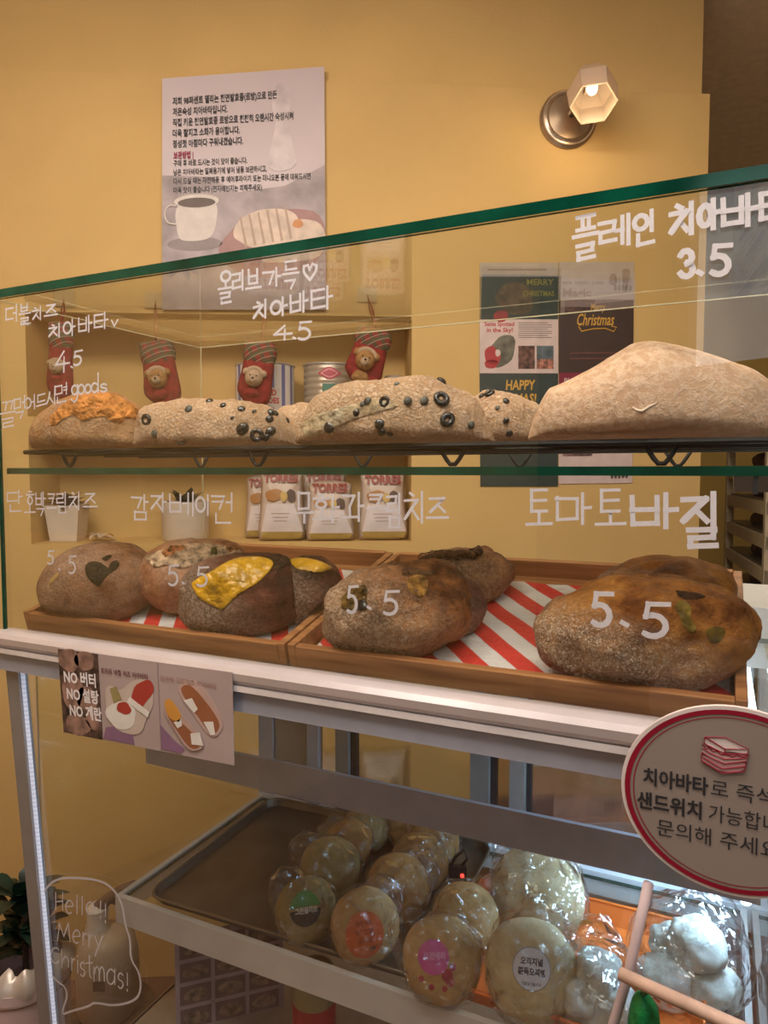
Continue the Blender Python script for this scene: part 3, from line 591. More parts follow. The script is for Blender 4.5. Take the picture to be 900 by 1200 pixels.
# ------------------------------------------------------------------ niche: snack bags
BAGM = mat('bag_paper', (.55, .43, .36), .45, 0, .05, 20, .1, 60); BAGW = mat('bag_white', (.66, .58, .58), .4, 0, .04, 30); BAGG = mat('bag_gold', (.40, .28, .08), .4, 0, .1, 20); BROWNRED = mat('maroon_ink', (.24, .03, .02), .5)
def snack_bag(label, x0, x1, ytop, ybot, w, lean=.02, full=True):
    u0, vb = wpx(x0, ybot, w); u1, vt = wpx(x1, ytop, w); wd_ = u1 - u0; vb = nv0 + .001; h = vt - vb
    up = (Vector((0, 0, 1)) * h - N * lean).normalized()
    pl = Plane(W((u0 + u1) / 2, vb, w), U, up); o = empty('snack_bag', label, 'snack bag', W((u0 + u1) / 2, vb, w), 'snack bags in the lower niche')
    a = wd_ / 2; H = h
    poly = smooth([(-a * .96, 0), (-a * 1.02, H * .15), (-a * .9, H * .5), (-a * .88, H * .8), (-a * .92, H), (a * .92, H), (a * .88, H * .8), (a * .9, H * .5), (a * 1.02, H * .15), (a * .96, 0), (-a * .96, 0)], 2)[:-1]
    weld(inflate(pl, poly, .055, jit=.003).build('bag_body', BAGM, o, True))
    def cur(x, y): 
        q = max(abs(x) / a, abs(y - H / 2) / (H / 2)); return .0275 * math.sqrt(max(0, 1 - min(1, q) ** 2)) + .0035
    class CPL:
        n = N
        def __call__(s, x, y, d=0): return pl(x, y, cur(x, y) + d)
    C_ = CPL()
    def patch(poly, m, name, d=.0):
        mb = MB(); nx = 10
        ys = [p[1] for p in poly]; y0, y1 = min(ys), max(ys); n = 8; vs = []
        def xs_at(y):
            xs = []
            for (xa, ya), (xb, yb) in zip(poly, poly[1:] + poly[:1]):
                if (ya <= y <= yb or yb <= y <= ya) and abs(yb - ya) > 1e-9: xs.append(xa + (xb - xa) * (y - ya) / (yb - ya))
            return (min(xs), max(xs)) if xs else (0, 0)
        for k in range(n + 1):
            y = y0 + (y1 - y0) * (k + .01) / (n + .02); xa, xb = xs_at(y)
            vs += [C_(xa + (xb - xa) * i / nx, y, d) for i in range(nx + 1)]
        mb.add(vs, [(k * (nx + 1) + i, k * (nx + 1) + i + 1, (k + 1) * (nx + 1) + i + 1, (k + 1) * (nx + 1) + i) for k in range(n) for i in range(nx)]); return mb.build(name, m, o, True, fixn=False)
    patch([(-a * .62, H * .5), (a * .55, H * .5), (a * .93, H * .12), (-a * .85, H * .12)], BAGW, 'white_panel', .0008)
    patch([(-a * .85, H * .12), (a * .93, H * .12), (a * .8, H * .03), (-a * .8, H * .03)], BAGG, 'gold_foot', .0006)
    printed('lettering', 'TORRES', C_, -a * .74, H * .80, .034, BROWNRED, o, .002, .001, width=a * 1.46)
    patch(blob(-a * .3, H * .62, a * .38, H * .085, seed=2), mat('potato_print', (.38, .17, .05), .5), 'printed_potato', .0012)
    patch(blob(a * .12, H * .6, a * .14, H * .08, seed=4), mat('chip_print', (.55, .36, .10), .5), 'printed_chip', .0016)
    patch(blob(a * .42, H * .61, a * .22, H * .085, seed=5), mat('truffle_print', (.10, .06, .05), .5), 'printed_truffle', .0012)
    for k in range(3): patch(rect(-a * (.42 - .05 * k), H * (.36 - .05 * k), a * (.36 - .06 * k), H * (.372 - .05 * k)), mat('tan_ink', (.42, .30, .27), .5), 'printed_text_line', .0014)
snack_bag('cream snack bag at the front of the lower niche, beside the bag hidden in shadow', 303, 357, 548, 631, -.05)
snack_bag('cream snack bag low in front, between two taller bags of the lower niche', 359, 415, 563, 630, -.04)
snack_bag('cream snack bag standing tall behind the low middle bag, only its top showing', 352, 408, 548, 628, -.125)
snack_bag('cream snack bag at the end of the niche beside the plain yellow wall', 420, 478, 551, 627, -.05)
snack_bag('cream snack bag turned into shadow beside the plant pot, behind the front bag', 287, 330, 556, 632, -.125)
# ------------------------------------------------------------------ niche: potted plants
LEAF = mat('dark_leaf', (.035, .05, .025), .45, 0, .3, 30); LEAF2 = mat('deep_green_leaf', (.008, .03, .018), .4, 0, .4, 30)
POTM = mat('white_pot', (.62, .52, .44), .5, 0, .03); POTP = mat('pink_pot', (.58, .42, .40), .5, 0, .04)
def leafmesh(mb, p, d, L, wd_, droop=.3, fold=.2):
    d = d.normalized(); s = d.cross(Vector((0, 0, 1))); s = s.normalized() if s.length > .01 else Vector((1, 0, 0)); vs = []; n = 6
    for k in range(n + 1):
        t = k / n; c = p + d * L * t + Vector((0, 0, -droop * L * t * t)); ww = wd_ * math.sin(math.pi * min(1, t * .9 + .08)) ; vs += [c - s * ww + Vector((0, 0, ww * fold)), c, c + s * ww + Vector((0, 0, ww * fold))]
    mb.add(vs, [(3 * k + i, 3 * k + i + 1, 3 * k + 4 + i, 3 * k + 3 + i) for k in range(n) for i in (0, 1)])
pu, pv = wpx(217, 588, -.1); rpt = 27 / F * 2.1
o = empty('potted_plant', 'dark spiky plant in a round white pot in the lower niche', 'plant', W(pu, nv0, -.1)); M_ = Matrix.Translation(W(pu, nv0 + .001, -.1)); ph = pv - nv0
mb = MB(); mb.lathe([(rpt * .92, 0), (rpt * .97, .01), (rpt, ph), (rpt * .9, ph), (rpt * .88, ph - .02), (.002, ph - .02)], 36, M_, cap=False); mb.build('pot', POTM, o, True, auto=40)
mb = MB(); rr = random.Random(3)
for k in range(26):
    a = rr.random() * 6.28; e = rr.uniform(.35, 1.2); leafmesh(mb, W(pu, pv - .02, -.1), Vector((math.cos(a) * math.cos(e), math.sin(a) * math.cos(e), math.sin(e))), rr.uniform(.06, .10), .011, .25)
mb.build('foliage', LEAF, o, True, fixn=False)
pu, pv = wpx(79, 592, -.1); o = empty('vase', 'square white vase of dried stems at the dim end of the lower niche', 'vase', W(pu, nv0, -.1))
mb = MB(); M_ = Matrix.Translation(W(pu, nv0 + .001, -.1)) @ Matrix.Rotation(WA + .785, 4, 'Z'); vh = pv - nv0; mb.lathe([(.052, 0), (.066, vh * .9), (.066, vh), (.058, vh), (.055, vh - .02), (.002, vh - .02)], 4, M_, cap=False); mb.build('vase_body', POTM, o)
mb = MB()
for k in range(60):
    a = rr.random() * 6.28; e = rr.uniform(.2, 1.3); leafmesh(mb, W(pu, pv - .01, -.1), Vector((math.cos(a) * math.cos(e), math.sin(a) * math.cos(e), math.sin(e))), rr.uniform(.05, .085), .012, .3)
mb.build('dried_stems', mat('dried_stem', (.16, .10, .05), .8, 0, .4, 40), o, True, fixn=False)
pu, pv = wpx(115, 620, -.08); o = empty('pot_reflection_shape', 'pale curling silk flower lying beside the square vase', 'reflection', W(pu, nv0, -.08)); mb = MB()  # made-up curls modelled in place of a reflection of the pink pot
for k in range(9):
    a = rr.random() * 6.28; e = rr.uniform(.3, 1.2); leafmesh(mb, W(pu, nv0 + .004, -.08), Vector((math.cos(a) * math.cos(e), math.sin(a) * math.cos(e), math.sin(e))), rr.uniform(.05, .10), .008, .7)
mb.build('reflection_curls', mat('reflection_pale', (.55, .42, .33), .7), o, True, fixn=False)
# ================================================================== DISPLAY CASE
LX = 1.06; ZT = 1.702; ZR = 1.207
case = empty('display_case', 'glass bakery display case with trays above and a lit cooler below', 'display case', (.5, .3, 0))
EDGP = mat('pale_glass_edge', (.55, .50, .33), .25)
def pane(name, a, b, ax, edge=GEDGE, parent=case):
    mb = MB(); mb.box(a, b, 0, None, (ax, 1)); return mb.build(name, [GLASS, edge], parent)
ufg = pane('upper_front_glass', (0, 0, ZR), (LX, .006, ZT), 1)
pane('top_glass', (-.003, -.003, ZT), (LX + .003, .457, ZT + .011), 2, GLASS)
mb = MB(); mb.box((-.003, -.0042, ZT - .0005), (LX + .003, -.003, ZT + .0115)); mb.build('top_glass_edge', GEDGE, case)
for a_, b_ in (((-.002, .457, ZT), (LX, .457, ZT)), ((0, 0, ZT), (0, .457, ZT)), ((.002, .457, ZR), (.002, .457, ZT))):
    mb = MB(); mb.tube([a_, b_], .0011, 6); mb.build('polished_seam', EDGP, case)
pane('side_glass', (0, .006, ZR), (.005, .457, ZT), 0, GLASS); pane('side_glass', (LX - .005, .006, ZR), (LX, .457, ZT), 0, EDGP)
pane('middle_glass_shelf', (.006, .008, EYE - .0045), (LX - .006, .42, EYE + .0045), 2)
mb = MB(); mb.box((-.0012, -.001, ZR - .02), (.0018, .004, ZT - .25)); mb.build('corner_glass_edge', GEDGE, case)
for nm, x in (('shelf_clamp', .995),):
    mb = MB(); mb.box((x - .013, .012, EYE - .019), (x + .030, .035, EYE - .0045)); c_ = mb.build(nm, mat('chrome', (.6, .58, .56), .15, 1), case)
    mb = MB(); mb.box((x + .003, .010, EYE - .021), (x + .007, .036, EYE - .004)); mb.build('clamp_slot', BLACK, c_)
pane('deck_glass', (.008, .012, 1.198), (LX - .008, .455, 1.205), 2)
mb = MB(); mb.box((0, .456, 1.232), (LX + .3, .70, 1.25)); mb.box((0, .456, 1.16), (LX, .47, 1.232)); mb.build('rear_worktop', WHITE, case)
# front rail in three strips
CAPM = mat('rail_cap_aluminium', (.62, .55, .55), .28, .35, .03, 20)
mb = MB()
pr = [(-.012, 1.188), (-.017, 1.194), (-.018, 1.203), (-.014, 1.209), (-.004, 1.212), (.012, 1.212), (.012, 1.188)]
mb.prism([(-.004, y, z) for y, z in pr], (LX + .008, 0, 0)); mb.build('rail_cap', CAPM, case, True, auto=25)
mb = MB(); mb.prism([(-.004, y, z) for y, z in ((-.008, 1.177), (-.015, 1.180), (-.015, 1.187), (.012, 1.188), (.012, 1.177))], (LX + .008, 0, 0)); mb.build('rail_trim', mat('white_trim', (.75, .70, .70), .3, .2), case)
mb = MB(); mb.box((-.004, -.007, 1.152), (LX + .004, .012, 1.178)); mb.build('rail_panel', STEELD, case)
# slanted lower front: the glass leans back towards the floor
def sl(z): return .004 + .040 * (1.178 - z) / .6
def slbox(mb, x0, x1, z0, z1, d0, d1):
    mb.add([(x, sl(z) + d, z) for z in (z0, z1) for x, d in ((x0, d0), (x1, d0), (x1, d1), (x0, d1))], [(3, 2, 1, 0), (4, 5, 6, 7), (0, 1, 5, 4), (1, 2, 6, 5), (2, 3, 7, 6), (3, 0, 4, 7)])
ZB = .42
mb = MB(); slbox(mb, .026, LX - .03, ZB, 1.152, .004, .009); lfg = mb.build('lower_front_glass', GLASS, case)
POST = mat('grey_post', (.30, .285, .285), .4, .3, .04, 30)
mb = MB(); slbox(mb, -.002, .025, ZB, 1.155, -.004, .012); mb.build('front_post', POST, case)
mb = MB(); slbox(mb, LX - .025, LX + .002, ZB, 1.155, -.004, .03); mb.build('front_post', POST, case)
m, nt, b = newmat('led_dots'); tc = nt.nodes.new('ShaderNodeTexCoord'); sx = nt.nodes.new('ShaderNodeSeparateXYZ'); lk(nt, tc.outputs['Object'], sx.inputs[0])
a1 = nt.nodes.new('ShaderNodeMath'); a1.operation = 'MULTIPLY'; a1.inputs[1].default_value = 900; lk(nt, sx.outputs[2], a1.inputs[0]); a2 = nt.nodes.new('ShaderNodeMath'); a2.operation = 'SINE'; lk(nt, a1.outputs[0], a2.inputs[0])
a3 = nt.nodes.new('ShaderNodeMath'); a3.operation = 'MULTIPLY_ADD'; a3.inputs[1].default_value = .12; a3.inputs[2].default_value = .45; lk(nt, a2.outputs[0], a3.inputs[0]); lk(nt, a3.outputs[0], b.inputs['Emission Strength'])
b.inputs['Emission Color'].default_value = (.75, .80, 1, 1); b.inputs['Base Color'].default_value = (.5, .5, .55, 1); LEDD = m
mb = MB(); slbox(mb, .0252, .0305, ZB, 1.150, .0, .0035); mb.build('led_strip', LEDD, case)
# lower cabinet: side glass, rear frame with sliding doors, shelves
pane('lower_side_glass', (.002, .05, ZB), (.007, .645, 1.196), 0, EDGP); pane('lower_side_glass', (1.034, .05, ZB), (1.039, .645, 1.196), 0, EDGP)
def rx(px_, py_): return at(px_, py_, 1, .645).x
for a, b_, y0, y1, m in ((304, 321, .64, .66, STEELD), (322, 360, .645, .67, POST), (361, 374, .64, .66, STEELD), (394, 409, .64, .66, POST), (410, 416, .65, .665, BLACK), (552, 574, .64, .665, POST), (575, 581, .65, .665, BLACK), (598, 616, .64, .665, STEEL), (617, 622, .65, .665, BLACK), (848, 881, .64, .665, WHITE)):
    mb = MB(); mb.box((max(.004, rx(a, 870)), y0, .655), (rx(b_, 870), y1, 1.196)); mb.build('door_stile', m, case)
mb = MB(); mb.box((.004, .635, .650), (1.045, .675, .695)); mb.box((.004, .65, .695), (1.045, .68, .712)); mb.build('rear_sill', WHITE, case)
mb = MB(); mb.box((.004, .635, 1.15), (1.045, .675, 1.197)); mb.build('rear_header', STEELD, case)
dg_ = film_mat('door_glass', (.93, .93, .92), 0, .02)
mb = MB(); mb.box((.03, .652, .70), (1.03, .656, 1.16)); mb.build('sliding_door_glass', dg_, case)
mb = MB(); mb.box((.008, .276, .902), (1.03, .284, .957)); us = mb.build('upper_shelf_rail', STEELD, case)
pane('upper_glass_shelf', (.01, .285, .948), (1.03, .632, .955), 2)
LSH = mat('cream_shelf_metal', (.60, .56, .52), .42, .1, .04, 25)
mb = MB(); mb.box((.008, .195, .640), (1.03, .205, .690)); mb.build('lower_shelf_rail', LSH, case)
mb = MB(); mb.box((.008, .205, .648), (.018, .635, .690)); mb.box((1.02, .205, .648), (1.03, .635, .690)); mb.build('lower_shelf_bracket', LSH, case)
pane('lower_glass_shelf', (.02, .206, .680), (1.02, .632, .687), 2)
mb = MB(); mb.box((0, .045, .36), (LX, .66, ZB)); mb.build('cabinet_floor', mat('cabinet_floor_metal', (.40, .34, .28), .4, .3), case)
mb = MB(); mb.box((.01, .06, .02), (LX - .01, .65, .36)); mb.box((.03, .09, 0), (LX - .03, .62, .02)); mb.build('base_cabinet', mat('base_steel', (.35, .34, .34), .35, .6), case)
for z, o_, nm in ((.885, 2.2, 'lower'), (1.13, 1.6, 'upper')):
    mb = MB(); mb.tube([(1.015, .31, z), (1.015, .60, z)], .007, 10); mb.build('led_tube', mat('led_glow', (.8, .9, 1), .4, emit=(.55, .78, 1), estr=9), case)
    area('cooler_led_light', (1.003, .455, z - .005), (.70, .40, z - .22), .28, .015, o_, (.42, .70, 1.0))
# ------------------------------------------------------------------ handwriting on the front glass
PG, NG = Vector((0, 0, 0)), Vector((0, 1, 0))
def hw(items, w, slope=0, m=None): return write('handwriting', items, w, PG, NG, ufg, m, slope)
hw([('더', 7, 358, 21, 377), ('블', 23, 357, 36, 380), ('치', 39, 360, 50, 375), ('즈', 53, 357, 68, 373)], 2.6, -2); hw([('~', 27, 377, 36, 382)], 2)
hw([('치', 58, 380, 73, 395), ('아', 75, 375, 90, 393), ('바', 92, 371, 110, 389), ('타', 111, 367, 128, 385)], 2.9, -2); hw([('⌣', 131, 375, 139, 383)], 2.4)
hw([('4', 66, 412, 82, 436), ('.', 82, 412, 88, 431), ('5', 85, 411, 97, 428)], 3, -2)
hw([('끌', 1, 470, 19, 500), ('먹', 17, 465, 31, 490), ('어', 29, 464, 42, 480), ('드', 43, 462, 55, 478), ('시', 55, 457, 67, 474), ('면', 65, 450, 80, 472)], 2.4, -3)
hw([('g', 84, 448, 93, 466), ('o', 92, 446, 100, 462), ('o', 100, 446, 108, 461), ('d', 107, 443, 117, 460), ('s', 117, 446, 127, 459)], 2.6, -1)
hw([('올', 257, 318, 273, 355), ('리', 273, 318, 288, 340), ('브', 289, 317, 306, 343), ('가', 309, 315, 331, 335), ('득', 332, 306, 350, 338), ('♡', 355, 310, 372, 328)], 3.8, -2)
hw([('치', 298, 353, 315, 373), ('아', 318, 350, 338, 370), ('바', 340, 343, 363, 366), ('타', 365, 337, 392, 362)], 4, -4)
hw([('4', 322, 382, 342, 398), ('.', 341, 380, 350, 397), ('5', 347, 377, 366, 398)], 3.6, -1)
hw([('플', 673, 253, 700, 303), ('레', 703, 256, 738, 286), ('인', 743, 249, 769, 287)], 6.5, -5); hw([('치', 787, 240, 816, 274), ('아', 819, 236, 843, 268), ('바', 846, 230, 889, 264), ('타', 891, 222, 924, 258)], 8, -5)
hw([('3', 797, 294, 814, 324), ('.', 813, 292, 827, 321), ('5', 830, 287, 857, 322)], 8, -1)
hw([('단', 9, 575, 28, 600), ('호', 30, 577, 42, 602), ('박', 42, 577, 55, 604), ('크', 56, 578, 66, 600), ('림', 67, 577, 80, 601), ('치', 82, 577, 96, 597), ('즈', 98, 578, 114, 598)], 2.5)
hw([('감', 155, 580, 176, 609), ('자', 178, 578, 197, 599), ('베', 199, 578, 228, 602), ('이', 230, 580, 248, 603), ('컨', 249, 578, 274, 614)], 3.2, 1)
hw([('무', 347, 577, 367, 612), ('화', 368, 580, 400, 611), ('과', 402, 578, 429, 610), ('크', 431, 579, 453, 600), ('림', 454, 579, 472, 618), ('치', 475, 577, 500, 612), ('즈', 501, 583, 525, 613)], 4.2)
hw([('토', 618, 575, 646, 617), ('마', 652, 579, 696, 613), ('토', 699, 575, 732, 617)], 5); hw([('바', 739, 580, 798, 617)], 8); hw([('질', 801, 579, 845, 640)], 9)
hw([('5', 55, 645, 64, 661), ('.', 66, 650, 74, 668), ('5', 80, 651, 90, 672)], 2.6); hw([('5', 196, 662, 210, 686), ('.', 211, 663, 219, 684), ('5', 229, 664, 245, 687)], 3.4)
hw([('5', 406, 686, 420, 718), ('.', 427, 688, 439, 713), ('5', 447, 692, 468, 720)], 4.6); hw([('5', 691, 694, 718, 733), ('.', 721, 698, 743, 732), ('5', 749, 706, 785, 746)], 8, 2)
PL_, NL_ = Vector((0, sl(1.178) + .003, 1.178)), Vector((0, 1, .040 / .6)).normalized()
hl = lambda it, w, s=0: write('handwriting', it, w, PL_, NL_, lfg, None, s)
hl([('H', 65, 1046, 75, 1066), ('e', 77, 1050, 87, 1070), ('l', 88, 1051, 94, 1070), ('l', 94, 1052, 100, 1071), ('o', 101, 1050, 112, 1071), ('!', 115, 1056, 121, 1076), ('!', 121, 1059, 127, 1081)], 2.2)
hl([('M', 68, 1081, 83, 1102), ('e', 85, 1085, 95, 1105), ('r', 96, 1086, 103, 1107), ('r', 103, 1088, 110, 1109), ('y', 111, 1090, 122, 1111)], 2.2)
hl([('C', 60, 1110, 71, 1128), ('h', 72, 1113, 82, 1133), ('r', 83, 1116, 89, 1137), ('i', 89, 1117, 94, 1140), ('s', 94, 1120, 101, 1143), ('t', 101, 1119, 110, 1145), ('m', 110, 1124, 124, 1149), ('a', 125, 1126, 137, 1153), ('s', 138, 1132, 146, 1157), ('!', 147, 1140, 153, 1161)], 2.2)
mb = MB(); bub = smooth([(48, 1056), (53, 1042), (64, 1031), (80, 1028), (112, 1030), (130, 1038), (143, 1056), (147, 1085), (153, 1100), (153, 1124), (163, 1138), (166, 1158), (160, 1172), (135, 1179), (110, 1174), (105, 1179), (82, 1185), (71, 1190), (82, 1160), (62, 1146), (53, 1126), (51, 1105), (55, 1094), (48, 1056)], 2)
marker(mb, bub, 3, PL_, NL_); mb.build('handwriting', INK, lfg)
# ------------------------------------------------------------------ printed card taped under the rail
CP_ = Vector((0, -.0195, 0)); pc = [atp(x, y, CP_, NG) for x, y in ((68, 760), (272, 788), (274, 897), (75, 858))]
crd = empty('promo_card', 'printed card of ciabatta sandwiches taped under the rail of the display case', 'sign', (pc[2] + pc[3]) / 2)
mb = MB(); mb.prism(pc, NG * .0012); mb.build('card_sheet', mat('mauve_card', (.40, .31, .29), .4, 0, .06, 9), crd)
class CQ:
    n = -NG
    def __call__(s, x, y, d=0): return pc[3].lerp(pc[2], x).lerp(pc[0].lerp(pc[1], x), y) - NG * d
CQ = CQ()
cm = lambda n, c, **k: mat(n, c, .5, **k)
inst(CQ, rect(0, 0, .255, 1), .0003, cm('dark_bread_print', (.10, .055, .045), var=.5, scale=70), 'printed_panel', crd)
for k, (x, y, rx_, ry_) in enumerate(((.07, .88, .07, .13), (.17, .9, .06, .12), (.08, .5, .07, .2), (.17, .45, .06, .16), (.1, .12, .075, .13), (.2, .2, .045, .1))):
    inst(CQ, blob(x, y, rx_, ry_, seed=k), .0006, cm('loaf_print', (.30, .17, .13), var=.3, scale=60), 'printed_loaf', crd)
WP = cm('white_ink', (.78, .72, .72))
for k, t in enumerate(('NO 버터', 'NO 설탕', 'NO 계란')): printed('lettering', t, CQ, .03 + .012 * k, .62 - .195 * k, .17, WP, crd, .006, .0012, width=.205)
printed('lettering', '토마토 바질 치즈 치아바타', CQ, .27, .79, .075, cm('dark_red_ink', (.16, .04, .05)), crd, .001, .0008, width=.28); printed('lettering', '단호박 크림치즈 치아바타', CQ, .62, .80, .075, cm('orange_brown_ink', (.36, .20, .16)), crd, .0005, .0008, width=.3)
inst(CQ, rect(.605, 0, .608, 1), .0005, cm('fold_print', (.30, .22, .22)), 'printed_edge', crd)
PURP = cm('purple_print', (.23, .12, .20)); PAPR = cm('wrapper_print', (.52, .42, .36)); FILW = cm('cream_print', (.70, .66, .60)); TOMR = cm('tomato_print', (.36, .04, .03)); HAM = cm('filling_print', (.28, .10, .045)); CRU = cm('crust_print', (.46, .31, .27)); YOL = cm('yolk_print', (.60, .28, .05))
inst(CQ, [(.26, .02), (.28, .16), (.36, .2), (.44, .14), (.45, .02)], .0004, PURP, 'printed_cloth', crd); inst(CQ, [(.61, .03), (.61, .3), (.68, .16), (.74, .08), (.72, .02)], .0004, PURP, 'printed_cloth', crd)
inst(CQ, [(.29, .62), (.33, .66), (.38, .6), (.45, .75), (.53, .8), (.575, .7), (.575, .5), (.53, .36), (.5, .16), (.42, .12), (.33, .16), (.29, .32)], .0005, PAPR, 'printed_wrapper', crd)
inst(CQ, blob(.38, .33, .085, .17, seed=1), .0008, FILW, 'printed_cheese', crd); inst(CQ, blob(.51, .62, .055, .17, seed=2, rot=-.2), .0008, TOMR, 'printed_tomato', crd); inst(CQ, blob(.40, .42, .04, .075, seed=3), .0011, TOMR, 'printed_tomato', crd); inst(CQ, [(.42, .5), (.44, .56), (.55, .42), (.54, .36)], .0012, FILW, 'printed_cheese', crd); inst(CQ, [(.32, .62), (.36, .66), (.39, .52), (.34, .45)], .0009, cm('olive_print', (.30, .24, .10)), 'printed_leaf', crd)
inst(CQ, [(.71, .7), (.73, .83), (.78, .87), (.85, .82), (.96, .46), (.93, .3), (.88, .25)], .0005, CRU, 'printed_bread', crd); inst(CQ, [(.725, .72), (.75, .8), (.8, .8), (.94, .46), (.92, .33), (.885, .3)], .0008, HAM, 'printed_filling', crd); inst(CQ, [(.745, .62), (.79, .66), (.82, .55), (.80, .5)], .0011, FILW, 'printed_cheese', crd); inst(CQ, [(.85, .42), (.9, .44), (.91, .3), (.885, .29)], .0011, FILW, 'printed_cheese', crd)
inst(CQ, [(.63, .46), (.65, .58), (.69, .56), (.86, .2), (.83, .1), (.76, .07)], .0014, CRU, 'printed_bread', crd); inst(CQ, [(.645, .44), (.68, .46), (.84, .2), (.82, .12), (.77, .1)], .0017, HAM, 'printed_filling', crd); inst(CQ, blob(.685, .49, .035, .13, seed=3, rot=.2), .002, YOL, 'printed_yolk', crd); inst(CQ, [(.69, .36), (.73, .42), (.735, .34), (.71, .3)], .002, FILW, 'printed_cheese', crd); inst(CQ, [(.78, .27), (.83, .3), (.845, .16), (.785, .15)], .002, FILW, 'printed_cheese', crd)
# ------------------------------------------------------------------ wooden trays, tilted towards the front
TA = R(14)
class TrayF:
    def __init__(s, x0, y0=.03, z0=1.2065): s.o = Vector((x0, y0, z0)); s.ex = Vector((1, 0, 0)); s.ey = Vector((0, math.cos(TA), math.sin(TA))); s.ez = Vector((0, -math.sin(TA), math.cos(TA)))
    def __call__(s, x, y, z=0): return s.o + s.ex * x + s.ey * y + s.ez * z
    def M(s): return Matrix(((s.ex.x, s.ey.x, s.ez.x, s.o.x), (s.ex.y, s.ey.y, s.ez.y, s.o.y), (s.ex.z, s.ey.z, s.ez.z, s.o.z), (0, 0, 0, 1)))
m, nt, b = newmat('tray_wood'); tc = nt.nodes.new('ShaderNodeTexCoord'); mp = nt.nodes.new('ShaderNodeMapping'); mp.inputs['Scale'].default_value = (4, 60, 60); n1 = nt.nodes.new('ShaderNodeTexNoise'); n1.inputs['Scale'].default_value = 1.6; n1.inputs['Detail'].default_value = 6
lk(nt, tc.outputs['Object'], mp.inputs[0]); lk(nt, mp.outputs[0], n1.inputs['Vector']); rp = ramp(nt, [(.3, (.20, .075, .025)), (.55, (.36, .155, .055)), (.75, (.46, .22, .085))]); lk(nt, n1.outputs['Fac'], rp.inputs[0]); lk(nt, rp.outputs[0], b.inputs['Base Color']); b.inputs['Roughness'].default_value = .5
TRAYW = m; TRAYD = mat('tray_end_grain', (.12, .05, .022), .6, 0, .2, 30)
def striped(name, ax_, ay_, period):
    m, nt, b = newmat(name); tc = nt.nodes.new('ShaderNodeTexCoord'); dt = nt.nodes.new('ShaderNodeVectorMath'); dt.operation = 'DOT_PRODUCT'; lk(nt, tc.outputs['Object'], dt.inputs[0]); dt.inputs[1].default_value = (ax_ * 6.2832 / period, ay_ * 6.2832 / period, 0)
    sn = nt.nodes.new('ShaderNodeMath'); sn.operation = 'SINE'; lk(nt, dt.outputs['Value'], sn.inputs[0])
    rp = ramp(nt, [(.46, (.64, .60, .58)), (.54, (.58, .035, .025))]); a = nt.nodes.new('ShaderNodeMath'); a.operation = 'MULTIPLY_ADD'; a.inputs[1].default_value = .5; a.inputs[2].default_value = .5; lk(nt, sn.outputs[0], a.inputs[0]); lk(nt, a.outputs[0], rp.inputs[0]); lk(nt, rp.outputs[0], b.inputs['Base Color']); b.inputs['Roughness'].default_value = .6
    nz = nt.nodes.new('ShaderNodeTexNoise'); nz.inputs['Scale'].default_value = 130; lk(nt, tc.outputs['Object'], nz.inputs['Vector']); bp = nt.nodes.new('ShaderNodeBump'); bp.inputs['Strength'].default_value = .5; bp.inputs['Distance'].default_value = .006; lk(nt, nz.outputs['Fac'], bp.inputs['Height']); lk(nt, bp.outputs[0], b.inputs['Normal']); return m
TD, TH = .335, .028
def wood_tray(label, x0, x1, sax, say):
    T = TrayF(x0); w = x1 - x0; o = empty('wooden_tray', label, 'tray', T(w / 2, TD / 2), 'wooden bread trays'); M_ = T.M(); t = .011
    def piece(nm, a, b_, m=TRAYW):
        mb = MB(); mb.box(a, b_, 0, M_); ob = mb.build(nm, m, o); bv = ob.modifiers.new('b', 'BEVEL'); bv.width = .0012; bv.segments = 2; return ob
    piece('tray_base', (t, t, 0), (w - t, TD - t, .007)); piece('rim', (t, 0, 0), (w - t, t, TH)); piece('rim', (t, TD - t, 0), (w - t, TD, TH + .004)); piece('rim', (0, 0, 0), (t, TD, TH + .002)); piece('rim', (w - t, 0, 0), (w, TD, TH + .002))
    mb = MB(); yb, zb = T(0, TD - .05).y, T(0, TD - .05).z - .0005; mb.prism([(x0 + .03, yb, 1.2055), (x0 + .03, yb + .02, 1.2055), (x0 + .03, yb + .02, zb), (x0 + .03, yb, zb - .004)], (w - .06, 0, 0)); mb.build('riser', TRAYD, o)
    # striped greaseproof paper lying in the tray
    pm = striped('striped_paper_' + str(len(MATS)), sax, say, .045); MATS[pm.name] = pm; mb = MB(); nx, ny = 40, 26; vs = []
    for j in range(ny + 1):
        for i in range(nx + 1):
            x = t + .004 + (w - 2 * t - .008) * i / nx; y = t + .003 + (TD - 2 * t - .03) * j / ny; vs.append(T(x, y, .0078 + .0012 * (noise.noise(Vector((x * 25, y * 25, 1))) + .6)))
    mb.add(vs, [(j * (nx + 1) + i, j * (nx + 1) + i + 1, (j + 1) * (nx + 1) + i + 1, (j + 1) * (nx + 1) + i) for j in range(ny) for i in range(nx)])
    so = mb.build('paper_liner', pm, None, True, origin=T(0, 0)); tag(so, 'red and white striped paper lining the ' + ('tray with the heart-topped bread' if x0 < .3 else 'tray with the two tomato basil breads'), 'paper', 'striped tray papers')
    return T
T1 = wood_tray('wooden tray holding the heart-topped and the cheese-covered breads', .012, .486, .8, .55)
T2 = wood_tray('wooden tray nearer the round sign holding the dark crusty breads', .490, 1.000, .707, .707)
